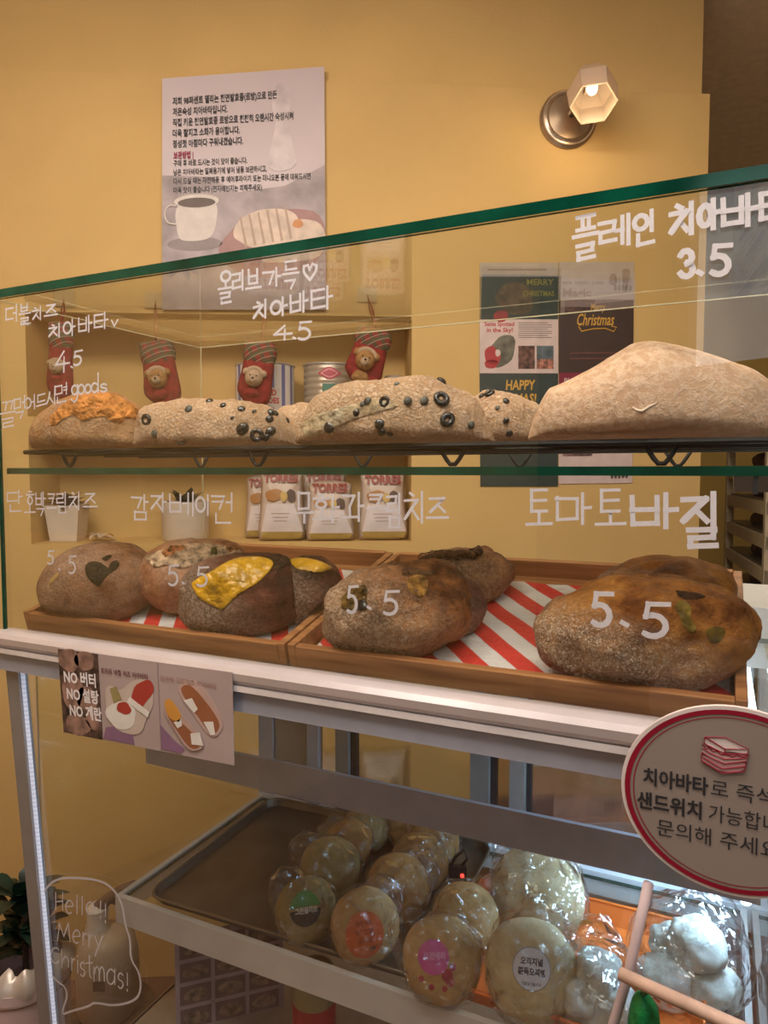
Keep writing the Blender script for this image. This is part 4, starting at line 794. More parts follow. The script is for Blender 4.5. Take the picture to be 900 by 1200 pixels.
# ------------------------------------------------------------------ breads
def displaced(v, amp, fr, seed): 
    q = v * fr + Vector((seed * 3.1, seed * 1.7, seed)); return amp * (noise.noise(q) + .5 * noise.noise(q * 2.1) + .25 * noise.noise(q * 4.3))
def boule(name, label, cat, M_, sx, sy, sz, m, seed=0, amp=.006, fr=22, flat_=.55, ex=.85, dents=(), group=None, sub=5, parent=None, lumps=()):
    """a loaf: rounded body sx, sy, sz (half sizes) in the frame M_, resting on its flattened base at local z = 0"""
    bm = bmesh.new(); bmesh.ops.create_icosphere(bm, subdivisions=sub, radius=1)
    for v in bm.verts:
        d = v.co.normalized()
        f = lambda a: math.copysign(abs(a) ** ex, a)
        p = Vector((f(d.x) * sx, f(d.y) * sy, f(d.z) * sz))
        zf = -flat_ * sz
        if p.z < zf: p.z = zf + (p.z - zf) * .06
        k = 1 if p.z > zf else .3
        p += d * displaced(p, amp, fr, seed) * k
        p += d * .15 * amp * noise.noise(p * 160) * k
        for (dx, dy, dz, rad, dp) in dents:
            c = Vector((dx, dy, dz)).normalized(); a = (d - c).length / rad
            if a < 1: p -= d * dp * (1 - a * a) ** 1.5
        p.z -= zf
        if p.z < 0: p.z *= .1
        v.co = p
    me = bpy.data.meshes.new(name); bm.to_mesh(me); bm.free(); me.materials.append(m)
    for p in me.polygons: p.use_smooth = True
    o = bpy.data.objects.new(name, me); COL.objects.link(o)
    if parent is None:
        o.matrix_world = M_; o['_o'] = (0, 0, 0); tag(o, label, cat, group)
    return o
def fit(T, box, ratio, hfrac=None, yaw=0, base=.010, sz=None, flat_=.55):
    """frame and half sizes for a loaf lying on tray T that fills the photo box"""
    x0, y0, x1, y1 = box; cx, cy = (x0 + x1) / 2, (y0 + y1) / 2
    p = atp(cx, cy, T(0, 0, base + .03), T.ez); D = depth_of(p)
    W_ = (x1 - x0) * D / F / 2; Hh = (y1 - y0) * D / F / 2
    el = math.asin(max(.05, -((p - CAM).normalized()).dot(T.ez))); sy = W_ * ratio
    s2 = max(.012 ** 2, (Hh ** 2 - (sy * math.sin(el)) ** 2) / math.cos(el) ** 2); szz = math.sqrt(s2)
    h = szz * (1 + flat_) / 2 ; szz = sz or szz
    p = atp(cx, cy, T(0, 0, base + szz * (1 + flat_) / 2), T.ez); q = p - T.o
    lx, ly = q.dot(T.ex), q.dot(T.ey)
    M_ = Matrix.Translation(T(lx, ly, base)) @ (T.M().to_3x3().to_4x4()) @ Matrix.Rotation(A * .8 + yaw, 4, 'Z')
    return M_, W_, sy, szz * 1.12
bpy.context.view_layer.update()
def bvh_of(o):
    bpy.context.view_layer.update(); mw = o.matrix_world
    return BVHTree.FromPolygons([mw @ v.co for v in o.data.vertices], [tuple(p.vertices) for p in o.data.polygons])
def in_poly(x, y, P):
    r = False; j = len(P) - 1
    for i in range(len(P)):
        if (P[i][1] > y) != (P[j][1] > y) and x < (P[j][0] - P[i][0]) * (y - P[i][1]) / (P[j][1] - P[i][1]) + P[i][0]: r = not r
        j = i
    return r
def topping(loaf, poly, name, m, th=.002, step=1.0, rough=.0, label=None, seed=0, holes=()):
    """a layer that lies on the loaf's own surface inside the outline, with thickness th"""
    t = bvh_of(loaf); inv = loaf.matrix_world.inverted(); xs = [p[0] for p in poly]; ys = [p[1] for p in poly]
    x0, y0 = min(xs) - 1, min(ys) - 1; nx = int((max(xs) - x0) / step) + 2; ny = int((max(ys) - y0) / step) + 2
    pts = {}; vs = []
    dist = lambda x, y: min(math.hypot(x - (a[0] + (b_[0] - a[0]) * q), y - (a[1] + (b_[1] - a[1]) * q)) for a, b_ in zip(poly, poly[1:] + poly[:1]) for q in [max(0, min(1, ((x - a[0]) * (b_[0] - a[0]) + (y - a[1]) * (b_[1] - a[1])) / max(1e-6, (b_[0] - a[0]) ** 2 + (b_[1] - a[1]) ** 2)))])
    for j in range(ny):
        for i in range(nx):
            x, y = x0 + i * step, y0 + j * step
            if not in_poly(x, y, poly): continue
            h = t.ray_cast(CAM, ray(x, y).normalized())
            if h[0] is None: continue
            e = min(1, dist(x, y) / 3.0); q = th * math.sqrt(e)
            if rough: q += rough * e * (noise.noise(h[0] * 130 + Vector((seed, 0, 0))) + .6 * noise.noise(h[0] * 300))
            pts[i, j] = len(vs); vs.append(inv @ (h[0] + h[1] * (q + .0006)))
    fs = [(pts[i, j], pts[i + 1, j], pts[i + 1, j + 1], pts[i, j + 1]) for (i, j) in pts if (i + 1, j) in pts and (i + 1, j + 1) in pts and (i, j + 1) in pts]
    if not fs: return None
    # split long cells at silhouettes
    fs = [f for f in fs if max((vs[f[k]] - vs[f[k - 1]]).length for k in range(4)) < .012]
    me = bpy.data.meshes.new(name); me.from_pydata(vs, [], fs); me.update(); me.materials.append(m)
    bm = bmesh.new(); bm.from_mesh(me); bmesh.ops.delete(bm, geom=[v for v in bm.verts if not v.link_faces], context='VERTS'); bm.to_mesh(me); bm.free()
    for p in me.polygons: p.use_smooth = True
    o = bpy.data.objects.new(name, me); COL.objects.link(o); o.parent = loaf
    if label: o['label'] = label
    return o
def ring_on(loaf, px_, py_, r, m, name='olive', tilt=0, disc=False, bv=None):
    h = bv.ray_cast(CAM, ray(px_, py_).normalized())
    if h[0] is None: return
    nrm = h[1]; rt_ = random.Random(int(px_ * 7 + py_)); nn = (nrm + Vector((rt_.uniform(-.5, .5), rt_.uniform(-.5, .5), rt_.uniform(-.2, .5))) * tilt).normalized()
    e1 = nn.orthogonal().normalized(); e2 = nn.cross(e1); c = h[0] + nrm * r * .12; mb = MB(); inv = loaf.matrix_world.inverted(); q = rt_.uniform(.75, 1.05)
    if disc: mb.add([inv @ (c + e1 * (r * math.sin(R(k * 20)) * math.cos(R(j * 30))) + e2 * (r * q * math.sin(R(k * 20)) * math.sin(R(j * 30))) + nn * (r * .6 * math.cos(R(k * 20)))) for k in range(10) for j in range(12)], [(k * 12 + j, k * 12 + (j + 1) % 12, (k + 1) * 12 + (j + 1) % 12, (k + 1) * 12 + j) for k in range(9) for j in range(12)])
    else: mb.tube([inv @ (c + e1 * (r * .68 * math.cos(R(a))) + e2 * (r * .68 * q * math.sin(R(a)))) for a in range(0, 360, 24)], r * .36, 8, closed=True)
    o = mb.build(name, m, None, True, origin=(0, 0, 0)); o.location = (0, 0, 0); o.parent = loaf
B_PLAIN = bread_mat('ciabatta_crust', (.60, .335, .17), (.52, .26, .115), (.43, .19, .07), .55, (.74, .53, .38), 0, .6, .75, .4, (0, 0, 34), -3.3, .2, .55)
B_OLIV = bread_mat('olive_ciabatta_crust', (.68, .385, .175), (.58, .29, .11), (.45, .19, .06), .55, (.80, .58, .41), 0, 1.2, .7, .9, (0, 0, 16), -2.0, .2, .4)
B_CHEES = bread_mat('cheese_ciabatta_crust', (.62, .35, .17), (.54, .27, .11), (.42, .175, .06), .5, (.72, .52, .37), 0, 1.2, .75, .9, None, -.4, .4, .3)
B_HEART = bread_mat('heart_bread_crust', (.37, .18, .09), (.28, .125, .06), (.19, .075, .032), .45, (.62, .41, .29), .1, 1.5, .8, .8, None, .1, .6)
B_POT = bread_mat('potato_bread_crust', (.64, .31, .17), (.50, .22, .11), (.32, .12, .05), .5, (.70, .50, .38), .2, 1.2, .75, .8, None, -.3, .5)
B_DARK = bread_mat('dark_rye_crust', (.20, .072, .045), (.115, .038, .025), (.05, .018, .012), .6, (.62, .45, .33), .45, 1.0, .42, .9, (-28, -6, -24), -.8)
B_CRUST = bread_mat('toasted_crust', (.44, .18, .058), (.28, .10, .03), (.10, .033, .012), .6, (.74, .54, .38), .4, 1.0, .48, 1.0, (-16, -6, -16), -.75)
B_TOM = bread_mat('tomato_basil_crust', (.50, .22, .05), (.35, .135, .03), (.17, .055, .014), .7, (.95, .76, .58), .75, .9, .38, 1.0, (-16, -15, -34), .35, .5)
OLV = mat('black_olive', (.018, .018, .02), .22, 0, .4, 90, spec=.7); OLVG = mat('olive_in_dough', (.10, .10, .085), .5, 0, .4, 90)
# loaves on the wire rack: lofted along their own length
def loft(name, label, prof, D, zbase, hd, m, seed=0, amp=.004, fr=26, group=None, turn=0, NS=110, NT=44, bulge=1.0):
    """prof: (x, top y) of the outline; the loaf's long axis stands at depth D across the view, turned by turn"""
    xa, xb = prof[0][0], prof[-1][0]; xm = (xa + xb) / 2; c = dep(xm, 552, D); c.z = zbase
    e = Matrix.Rotation(turn, 3, 'Z') @ RT; f = Vector((0, 0, 1)).cross(e)
    Pn = f
    st = []
    for i in range(NS + 1):
        t = .5 - .5 * math.cos(math.pi * i / NS); x = xa + (xb - xa) * t; y = prof[-1][1]
        for (p0, y0), (p1, y1) in zip(prof, prof[1:]):
            if p0 <= x <= p1:
                q = (x - p0) / max(1e-6, p1 - p0); y = y0 + (y1 - y0) * q; break
        w = atp(x, y, c, Pn); s = (w - c).dot(e); st.append([s, max(.004, w.z - zbase)])
    for _ in range(3): st = [st[0]] + [[st[i][0], (st[i - 1][1] + 2 * st[i][1] + st[i + 1][1]) / 4] for i in range(1, NS)] + [st[-1]]
    s0, s1 = st[0][0], st[-1][0]; hm = max(h for _, h in st); vs = []
    for i, (s, h) in enumerate(st):
        t = (s - s0) / (s1 - s0); en = max(0, 1 - (2 * t - 1) ** 2) ** .42; w = hd * en * (.65 + .35 * h / hm); h2 = h * min(1, en * 1.6)
        for j in range(NT):
            a = 2 * math.pi * j / NT; ca, sa = math.cos(a), math.sin(a); y = w * math.copysign(abs(ca) ** .8, ca); z = h2 * (.38 + .62 * abs(sa) ** .85) if sa >= 0 else h2 * .38 * (1 - abs(sa) ** .45)
            p = e * s + f * y + Vector((0, 0, z)); d = (f * ca + Vector((0, 0, sa)) + e * (2 * t - 1) * .6).normalized()
            k = .2 if z < .004 else 1; q = d * displaced(p, amp, fr, seed) * k * min(1, en * 2); q += d * amp * .12 * noise.noise(p * 170) * k; p = p + q
            p.z = max(p.z, 0); vs.append(p)
    n = NT; fs = [(i * n + j, i * n + (j + 1) % n, (i + 1) * n + (j + 1) % n, (i + 1) * n + j) for i in range(NS) for j in range(n)] + [list(range(n)), [NS * n + j for j in range(n)]]
    mb = MB(); mb.add(vs, fs); o = mb.build(name, m, None, True, origin=(0, 0, 0)); o.location = c; return tag(o, label, 'bread', group)
ZRK = 1.484
GR = 'ciabatta loaves on the wire rack'
lf = loft('ciabatta', 'large plain pale ciabatta at the end of the wire rack', [(619, 500), (620, 488), (626, 472), (634, 461), (660, 450), (695, 433), (723, 416), (741, 405), (763, 402), (794, 406), (838, 419), (869, 430), (884, 439), (900, 450), (915, 466), (922, 500)], .755, ZRK, .072, B_PLAIN, 2, .003, 12, GR, R(-15))
bvp = bvh_of(lf); mb = MB(); inv = lf.matrix_world.inverted()
crease = [bvp.ray_cast(CAM, ray(x, y).normalized()) for x, y in ((741, 477), (747, 481), (753, 482), (760, 477), (770, 472))]
mb.tube([inv @ (h[0] + h[1] * .0002) for h in crease if h[0] is not None], [.0006, .0013, .0016, .0012, .0005], 8); cr = mb.build('crust_tear', mat('pale_tear', (.74, .60, .48), .8), None, True, origin=(0, 0, 0)); cr.location = (0, 0, 0); cr.parent = lf
def olives(loaf, pts):
    bv = bvh_of(loaf)
    for (x, y, r, k) in pts: ring_on(loaf, x, y, r * depth_of(loaf.location) / F, OLVG if k == 2 else OLV, 'olive', .5, k != 1, bv)
ob = loft('ciabatta', 'olive ciabatta behind the others, showing between the big olive loaf and the plain one', [(545, 505), (548, 478), (556, 465), (570, 457), (590, 460), (608, 464), (622, 470), (634, 482), (640, 505)], .92, ZRK, .05, B_OLIV, 5, .004, 26, GR, R(8))
olives(ob, [(574, 461, 6, 1), (565, 464, 4, 0), (593, 470, 4, 0), (593, 493, 4, 0), (597, 508, 4, 0), (583, 478, 3, 2)])
ob = loft('ciabatta', 'flat olive ciabatta glimpsed in the gap between the two olive loaves', [(318, 505), (322, 484), (335, 476), (352, 472), (370, 474), (385, 482), (392, 505)], 1.02, ZRK, .05, B_OLIV, 8, .003, 26, GR)
oa = loft('ciabatta', 'olive ciabatta with olives clustered at its middle, beside the cheese loaf', [(158, 505), (160, 488), (168, 479), (185, 473), (205, 469), (235, 468), (262, 469), (285, 472), (305, 474), (322, 479), (336, 485), (346, 495), (352, 505)], .975, ZRK, .052, B_OLIV, 3, .005, 24, GR, R(-9))
olives(oa, [(171, 492, 7, 1), (181, 509, 6, 2), (221, 479, 5, 2), (245, 470, 5, 0), (261, 475, 4, 0), (283, 479, 5, 0), (298, 482, 3, 0), (318, 483, 5, 0), (323, 484, 4, 0), (316, 491, 5, 0), (337, 493, 4, 0), (284, 503, 8.5, 0), (301, 510, 8, 1), (317, 506, 7, 0), (312, 513, 5, 0), (272, 490, 2.5, 2), (213, 519, 5, 2)])
oc = loft('ciabatta', 'biggest olive ciabatta in the middle of the rack, covered in olive rings', [(349, 505), (351, 488), (362, 474), (380, 463), (405, 453), (430, 448), (460, 446), (490, 445), (515, 448), (540, 455), (560, 465), (574, 480), (580, 505)], .862, ZRK, .062, B_OLIV, 6, .006, 20, GR, R(-13))
topping(oc, smooth([(351, 498), (372, 484), (408, 475), (436, 467), (458, 468), (470, 476), (448, 482), (420, 490), (395, 500), (378, 511), (356, 512), (351, 498)], 2)[:-1], 'pale_fold', bread_mat('pale_crumb', (.66, .55, .38), (.60, .46, .28), (.46, .30, .15), .3, (.68, .58, .44), 0, 1.4, .7, .5), .0008, 1.0, .0012)
olives(oc, [(386, 501, 6.5, 0), (451, 471, 6.5, 1), (517, 468, 9, 1), (524, 492, 9, 1), (445, 497, 6, 0), (447, 506, 5, 0), (457, 508, 4, 0), (417, 484, 4.5, 0), (431, 470, 5, 2), (425, 474, 4, 2), (497, 470, 6, 2), (478, 470, 5, 2), (552, 498, 5, 2), (517, 447, 6, 0), (545, 454, 4, 0), (465, 450, 3, 2), (560, 461, 4, 0)])
for k, (x, y) in enumerate(((523, 493), (517, 468))): ring_on(oc, x, y, 3.0 * .8 / F, B_OLIV, 'olive_filling', 0, True, bvh_of(oc))
ck = loft('ciabatta', 'cheese-crusted orange ciabatta at the far end of the rack', [(40, 505), (42, 494), (52, 482), (68, 474), (85, 466), (102, 460), (120, 458), (138, 463), (152, 471), (164, 480), (170, 490), (174, 505)], 1.075, ZRK, .055, B_CHEES, 9, .004, 24, GR, R(-8))
topping(ck, [(60, 487), (72, 475), (90, 464), (105, 459), (121, 458.5), (140, 465), (155, 474), (166, 484), (160, 492), (148, 490), (142, 496), (128, 494), (122, 488), (108, 490), (98, 494), (86, 487), (74, 492), (66, 500), (58, 498)], 'cheese_crust', mat('toasted_cheese', (.66, .27, .07), .5, 0, .22, 70, .6, 200, spec=.12), .002, 1.0, .0035)
# ------------------------------------------------------------------ wire rack
WIRE = mat('black_wire', (.010, .009, .009), .5, 0, spec=.3)
rk = empty('wire_rack', 'black wire cooling rack on v-shaped feet carrying the ciabatta loaves', 'rack', (.53, .18, EYE)); RX0, RX1, RY0, RY1 = .012, 1.048, .035, .345; zt = 1.4785
mb = MB(); mb.tube([(RX0, RY0, zt), (RX1, RY0, zt), (RX1, RY1, zt), (RX0, RY1, zt)], .0034, 8, closed=True); mb.build('rack_border', WIRE, rk)
mb = MB()
for y in (.11, .19, .27): mb.tube([(RX0, y, zt - .003), (RX1, y, zt - .003)], .0022, 6)
mb.build('cross_wires', WIRE, rk)
mb = MB()
for k in range(62): x = RX0 + .008 + (RX1 - RX0 - .016) * k / 61; mb.tube([(x, RY0, zt + .002), (x, RY1, zt + .002)], .0014, 5)
mb.build('grid_wires', WIRE, rk)
for y in (RY0 + .006, RY1 - .01):
    for x in (.10, .437, .70, .918):
        mb = MB(); s = .016; mb.tube([(x - s, y, zt - .002), (x - s * .45, y, zt - .016), (x - .003, y, EYE + .0075), (x + .003, y, EYE + .0075), (x + s * .45, y, zt - .016), (x + s, y, zt - .002)], .0026, 8); mb.build('foot', WIRE, rk, True)
# ------------------------------------------------------------------ breads in the trays
GT = 'filled breads in the wooden trays'
def tray_bread(label, T, box, ratio, m, seed, yaw=0, amp=.005, fr=22, flat_=.74, ex=.94, dents=(), sz=None, base=.0105):
    M_, a, b_, c = fit(T, box, ratio, yaw=yaw, flat_=flat_, sz=sz, base=base); o = boule('filled_bread', label, 'bread', M_, a, b_, c, m, seed, amp, fr, flat_, ex, dents, GT)
    K_ = T.M().inverted() @ M_; Ki = K_.inverted(); wt = .474 if T is T1 else .510
    for v in o.data.vertices:   # the dough rests against the rims, it does not pass through them
        p = K_ @ v.co; e = max(0, p.z - .032) * 1.1; q = Vector((min(max(p.x, .012 - e), wt - .012 + e), max(p.y, .012 - e), p.z))
        if (q - p).length > 1e-7: v.co = Ki @ q
    return o
bA = tray_bread('round bread with a heart-shaped opening showing pumpkin filling', T1, (50, 640, 183, 723), .8, B_HEART, 1, 0, .003, 16)
FILLG = mat('pumpkin_filling', (.028, .019, .006), .4, 0, .35, 60, .4, 200, spec=.12)
topping(bA, smooth([(100, 663), (103, 659), (110, 657.4), (118, 659), (124, 663), (127, 666), (128, 661), (132, 657.5), (137, 656.5), (140.5, 659.5), (139.5, 665), (134, 670), (126, 675), (121, 681), (116, 689), (112, 686), (105, 681), (101, 675), (99.4, 668), (100, 663)], 1)[:-1], 'heart_filling', FILLG, .0006, .6, .0008)
topping(bA, smooth([(118, 655), (124, 651), (132, 650), (131, 654), (124, 659), (118, 655)], 2)[:-1], 'filling_slit', FILLG, .0005, .6)
topping(bA, smooth([(57, 682), (62, 674), (70, 669), (69, 676), (62, 684), (58, 690), (57, 682)], 2)[:-1], 'crust_opening', mat('crumb_gold', (.42, .26, .10), .7, 0, .3, 60, spec=.12), .0006, .7, .0008)
bB = tray_bread('pale bread topped with cheese, bacon and burnt bits, behind the heart-topped one', T1, (165, 634, 292, 712), .85, B_POT, 2, .1, .007, 18)
topping(bB, smooth([(170, 655), (190, 643), (215, 637), (250, 637), (285, 645), (287, 655), (270, 662), (248, 655), (230, 663), (212, 668), (196, 662), (182, 668), (170, 655)], 2)[:-1], 'cheese_topping', mat('creamy_topping', (.66, .46, .30), .5, 0, .4, 80, .6, 150, spec=.12), .003, 1.0, .004)
topping(bB, smooth([(188, 650), (200, 640), (216, 640), (222, 647), (206, 652), (196, 657), (188, 650)], 2)[:-1], 'bacon_bits', mat('bacon_orange', (.46, .17, .06), .5, 0, .5, 120, spec=.12), .005, .8, .004)
topping(bB, smooth([(247, 643), (255, 642), (257, 651), (250, 654), (246, 650), (247, 643)], 2)[:-1], 'green_herb', mat('basil_dark', (.06, .06, .015), .5, spec=.12), .006, .7, .001); topping(bB, smooth([(262, 642), (274, 641), (280, 646), (268, 650), (262, 642)], 2)[:-1], 'bacon_bits', MATS['bacon_orange'], .006, .7, .002)
bD = tray_bread('dark bread with a thin yellow cheese edge, behind the big yellow-topped one', T1, (322, 654, 404, 728), .95, B_DARK, 4, .2, .005)
CHED = mat('yellow_cheese', (.68, .36, .012), .32, 0, .25, 40, .2, 90, coat=.3)
topping(bD, smooth([(338, 656), (352, 653), (370, 656), (386, 662), (391, 667), (376, 672), (360, 670), (346, 668), (338, 656)], 2)[:-1], 'melted_cheese', CHED, .002, 1, .0008)
bC = tray_bread('dark bread with a big sheet of melted yellow cheese folded over it', T1, (213, 650, 356, 740), .75, B_DARK, 3, 0, .009, 13, dents=((-.1, -.9, .35, .35, .006),))
topping(bC, smooth([(224, 684), (232, 677), (246, 671), (258, 663), (276, 654), (300, 652), (318, 655), (322, 662), (314, 674), (300, 686), (284, 694), (274, 702), (266, 712), (259, 716), (252, 711), (240, 706), (230, 698), (224, 684)], 2)[:-1], 'melted_cheese', CHED, .0028, 1, .0015)
topping(bC, smooth([(308, 654), (325, 650), (338, 652), (340, 660), (330, 668), (318, 668), (322, 660), (308, 654)], 2)[:-1], 'burnt_edge', mat('burnt_crust', (.045, .022, .014), .5, 0, .3, 90, .5, 200, spec=.12), .002, .8, .002)
bG = tray_bread('dark crusty bread with a torn jagged rim at the back of the tray', T2, (476, 641, 604, 706), .7, B_CRUST, 7, .25, .012, 16, dents=((.1, .1, 1, .35, .012),))
topping(bG, smooth([(548, 646), (556, 643), (563, 641), (568, 648), (560, 656), (552, 654), (548, 646)], 2)[:-1], 'torn_rim', MATS['burnt_crust'], .006, .8, .003); topping(bG, smooth([(480, 655), (496, 648), (516, 645), (534, 650), (530, 656), (512, 656), (494, 660), (480, 655)], 2)[:-1], 'torn_rim', mat('torn_crust', (.12, .055, .025), .6, 0, .4, 70, .6, 180, spec=.12), .005, .8, .004)
topping(bG, smooth([(516, 652), (530, 646), (545, 646), (560, 652), (558, 657), (545, 655), (530, 659), (516, 652)], 2)[:-1], 'torn_rim', MATS['torn_crust'], .006, .8, .003)
bF = tray_bread('small greyish bread end beside the fig bread, in the middle of the tray', T2, (500, 676, 569, 742), 1.1, B_DARK, 6, 0, .004)
bE = tray_bread('lumpy fig bread with dark openings and cheese, at the front of the tray', T2, (377, 662, 549, 764), .72, B_CRUST, 5, 0, .013, 15, .76, .94, dents=((-.75, -.35, .6, .32, .014), (.15, -.2, 1, .25, .006), (-.35, -.3, .9, .2, .009)))
topping(bE, smooth([(400, 700), (410, 690), (424, 684), (432, 688), (430, 700), (433, 714), (424, 718), (410, 714), (399, 716), (400, 700)], 2)[:-1], 'filling_opening', mat('fig_filling', (.15, .085, .02), .35, 0, .5, 70, .5, 150, spec=.12), .0008, .8, .002)
topping(bE, smooth([(421, 704), (430, 700), (432, 713), (424, 718), (419, 714), (421, 704)], 2)[:-1], 'fig_piece', mat('fig_black', (.012, .009, .008), .3), .004, .7)
topping(bE, smooth([(478, 678), (490, 672), (502, 678), (502, 694), (492, 702), (482, 696), (476, 688), (478, 678)], 2)[:-1], 'cheese_opening', mat('golden_filling', (.36, .18, .04), .45, 0, .5, 60, .5, 150, spec=.12), .0008, .8, .002)
topping(bE, smooth([(470, 668), (484, 664), (500, 668), (520, 672), (500, 676), (484, 674), (470, 676), (470, 668)], 2)[:-1], 'toasted_edge', MATS['torn_crust'], .0015, .8, .002)
bI = tray_bread('brown bread tucked behind the big tomato basil bread', T2, (694, 653, 857, 735), .7, B_TOM, 11, .1, .005, 18, dents=((-.2, -.2, 1, .22, .006),))
bH = tray_bread('big tomato basil bread with a floury crackled front and green herb stains', T2, (638, 680, 869, 799), .62, B_TOM, 10, -.05, .011, 13, .76, .93, dents=((.28, -.3, .9, .3, .009), (.3, -.9, .3, .2, .003)))
topping(bH, smooth([(790, 692), (806, 693), (826, 697), (828, 701), (812, 704), (796, 702), (790, 692)], 2)[:-1], 'crust_slash', mat('slash_dark', (.05, .022, .01), .5, 0, .4, 90, .4, 150, spec=.12), .0006, .7, .001)
HERB = mat('basil_stain', (.22, .14, .025), .5, 0, .3, 50, .2, 150, spec=.12)
topping(bH, smooth([(792, 705), (802, 703), (812, 712), (808, 724), (818, 736), (812, 744), (800, 736), (796, 722), (790, 714), (792, 705)], 2)[:-1], 'basil_patch', HERB, .0005, .8, .0008)
topping(bH, smooth([(826, 738), (840, 732), (852, 738), (846, 752), (834, 756), (828, 748), (826, 738)], 2)[:-1], 'basil_patch', HERB, .0004, .8, .0008)
# ================================================================== COOLER CONTENTS
ZS = .688
pan = empty('baking_pan', 'dark metal sheet pan with rounded corners on the cooler shelf', 'tray', (.33, .42, ZS))
def rrect(x0, y0, x1, y1, r, n=6):
    out = []
    for cx, cy, a0 in ((x1 - r, y0 + r, -90), (x1 - r, y1 - r, 0), (x0 + r, y1 - r, 90), (x0 + r, y0 + r, 180)):
        out += [(cx + r * math.cos(R(a0 + 90 * k / n)), cy + r * math.sin(R(a0 + 90 * k / n))) for k in range(n + 1)]
    return out
PANM = mat('dark_pan_metal', (.13, .105, .075), .38, .5, .12, 14)
def tray_shell(x0, y0, x1, y1, z, h, slope, r, m, name, o, rimname, rimm, rot=0):
    c = Vector(((x0 + x1) / 2, (y0 + y1) / 2, 0)); RM = lambda p: Matrix.Rotation(rot, 3, 'Z') @ (Vector(p) - c) + c
    lay = [rrect(x0 + slope, y0 + slope, x1 - slope, y1 - slope, r), rrect(x0, y0, x1, y1, r + slope * .5)]
    n = len(lay[0]); vs = [RM((x, y, z)) for x, y in lay[0]] + [RM((x, y, z + h)) for x, y in lay[1]] + [RM((x * .0 + x, y, z + .0025)) for x, y in lay[0]]
    vs += [RM((c.x + (x - c.x) * .985, c.y + (y - c.y) * .985, z + h)) for x, y in lay[1]]
    fs = [list(range(n))[::-1], [2 * n + i for i in range(n)]] + [(i, (i + 1) % n, n + (i + 1) % n, n + i) for i in range(n)] + [(2 * n + i, 3 * n + i, 3 * n + (i + 1) % n, 2 * n + (i + 1) % n) for i in range(n)]
    mb = MB(); mb.add(vs, fs); mb.build(name, m, o)
    mb = MB(); mb.tube([RM((c.x + (x - c.x) * .993, c.y + (y - c.y) * .993, z + h)) for x, y in lay[1]], .0028, 6, closed=True); mb.build(rimname, rimm, o, True)
tray_shell(.06, .212, .585, .628, ZS, .014, .010, .03, PANM, 'pan_floor', pan, 'rolled_rim', mat('pan_rim', (.20, .17, .13), .3, .6), R(2))
ORG = mat('orange_plastic', (.75, .17, .025), .35, 0, .04, 10); ot = empty('plastic_tray', 'orange plastic tray holding the bagged white rolls in the cooler', 'tray', (.80, .40, ZS))
tray_shell(.60, .210, .97, .505, ZS, .030, .018, .02, ORG, 'tray_body', ot, 'tray_rim', ORG)
BUN = bread_mat('pale_bun', (.50, .31, .135), (.42, .25, .10), (.32, .18, .065), .3, (.52, .35, .18), 0, .7, .6, .12, mot=.15, soft=.9)
BUNW = bread_mat('white_bun', (.60, .47, .27), (.54, .41, .22), (.44, .32, .16), .35, (.62, .52, .36), 0, .7, .6, .15, mot=.15, soft=.9)
BUNG = bread_mat('greenish_bun', (.32, .225, .09), (.26, .18, .065), (.17, .11, .04), .3, (.38, .29, .14), 0, .9, .6, .2, mot=.15, soft=.9)
BUNB = bread_mat('tan_bun', (.40, .21, .07), (.33, .16, .05), (.22, .10, .03), .3, (.42, .26, .11), 0, .7, .6, .15, mot=.15, soft=.9)
GB = 'wrapped breads in the cooler'
def wrap_on(parent, M_, sx, sy, sz, seed, tail, m=FILM, sub=3, spike=.16):
    bm = bmesh.new(); bmesh.ops.create_icosphere(bm, subdivisions=sub, radius=1); td = Vector(tail).normalized(); rr = random.Random(seed)
    for v in bm.verts:
        d = v.co.normalized(); k = 1.04 + spike * max(0, noise.noise(d * 3.1 + Vector((seed, 0, 0)))) + .07 * rr.random()
        a = d.dot(td)
        if a > .80: k += (a - .80) * (2.6 + 1.2 * noise.noise(d * 9 + Vector((seed, 2, 0))))
        v.co = Vector((d.x * sx * k, d.y * sy * k, d.z * sz * k * 1.08))
    me = bpy.data.meshes.new('plastic_wrap'); bm.to_mesh(me); bm.free(); me.materials.append(m)
    o = bpy.data.objects.new('plastic_wrap', me); COL.objects.link(o); o.parent = parent; return o
def frame(c, axis, twist=0):
    z = Vector(axis).normalized(); x = Vector((0, 0, 1)).cross(z); x = x.normalized() if x.length > .05 else Vector((1, 0, 0)); y = z.cross(x)
    M_ = Matrix(((x.x, y.x, z.x, c.x), (x.y, y.y, z.y, c.y), (x.z, y.z, z.z, c.z), (0, 0, 0, 1))); return M_ @ Matrix.Rotation(twist, 4, 'Z')
def sticker(bun, ox, oy, r, m, name='sticker', d=.0009, half=0, ell=1):
    t = BVHTree.FromPolygons([v.co for v in bun.data.vertices], [tuple(p.vertices) for p in bun.data.polygons]); vs = []; nr, na = 5, 28
    for k in range(nr + 1):
        for j in range(na):
            a = 2 * math.pi * j / na; x, y = r * k / nr * math.cos(a), r * ell * k / nr * math.sin(a)
            if half > 0: y = max(y, half)
            if half < 0: y = min(y, half)
            h = t.ray_cast(Vector((ox + x, oy + y, 1)), Vector((0, 0, -1))); vs.append((h[0] + h[1] * d) if h[0] else Vector((ox + x, oy + y, 0)))
    mb = MB(); mb.add(vs, [(k * na + j, k * na + (j + 1) % na, (k + 1) * na + (j + 1) % na, (k + 1) * na + j) for k in range(nr) for j in range(na)])
    o = mb.build(name, m, None, True, origin=(0, 0, 0)); o.location = (0, 0, 0); o.parent = bun; return t
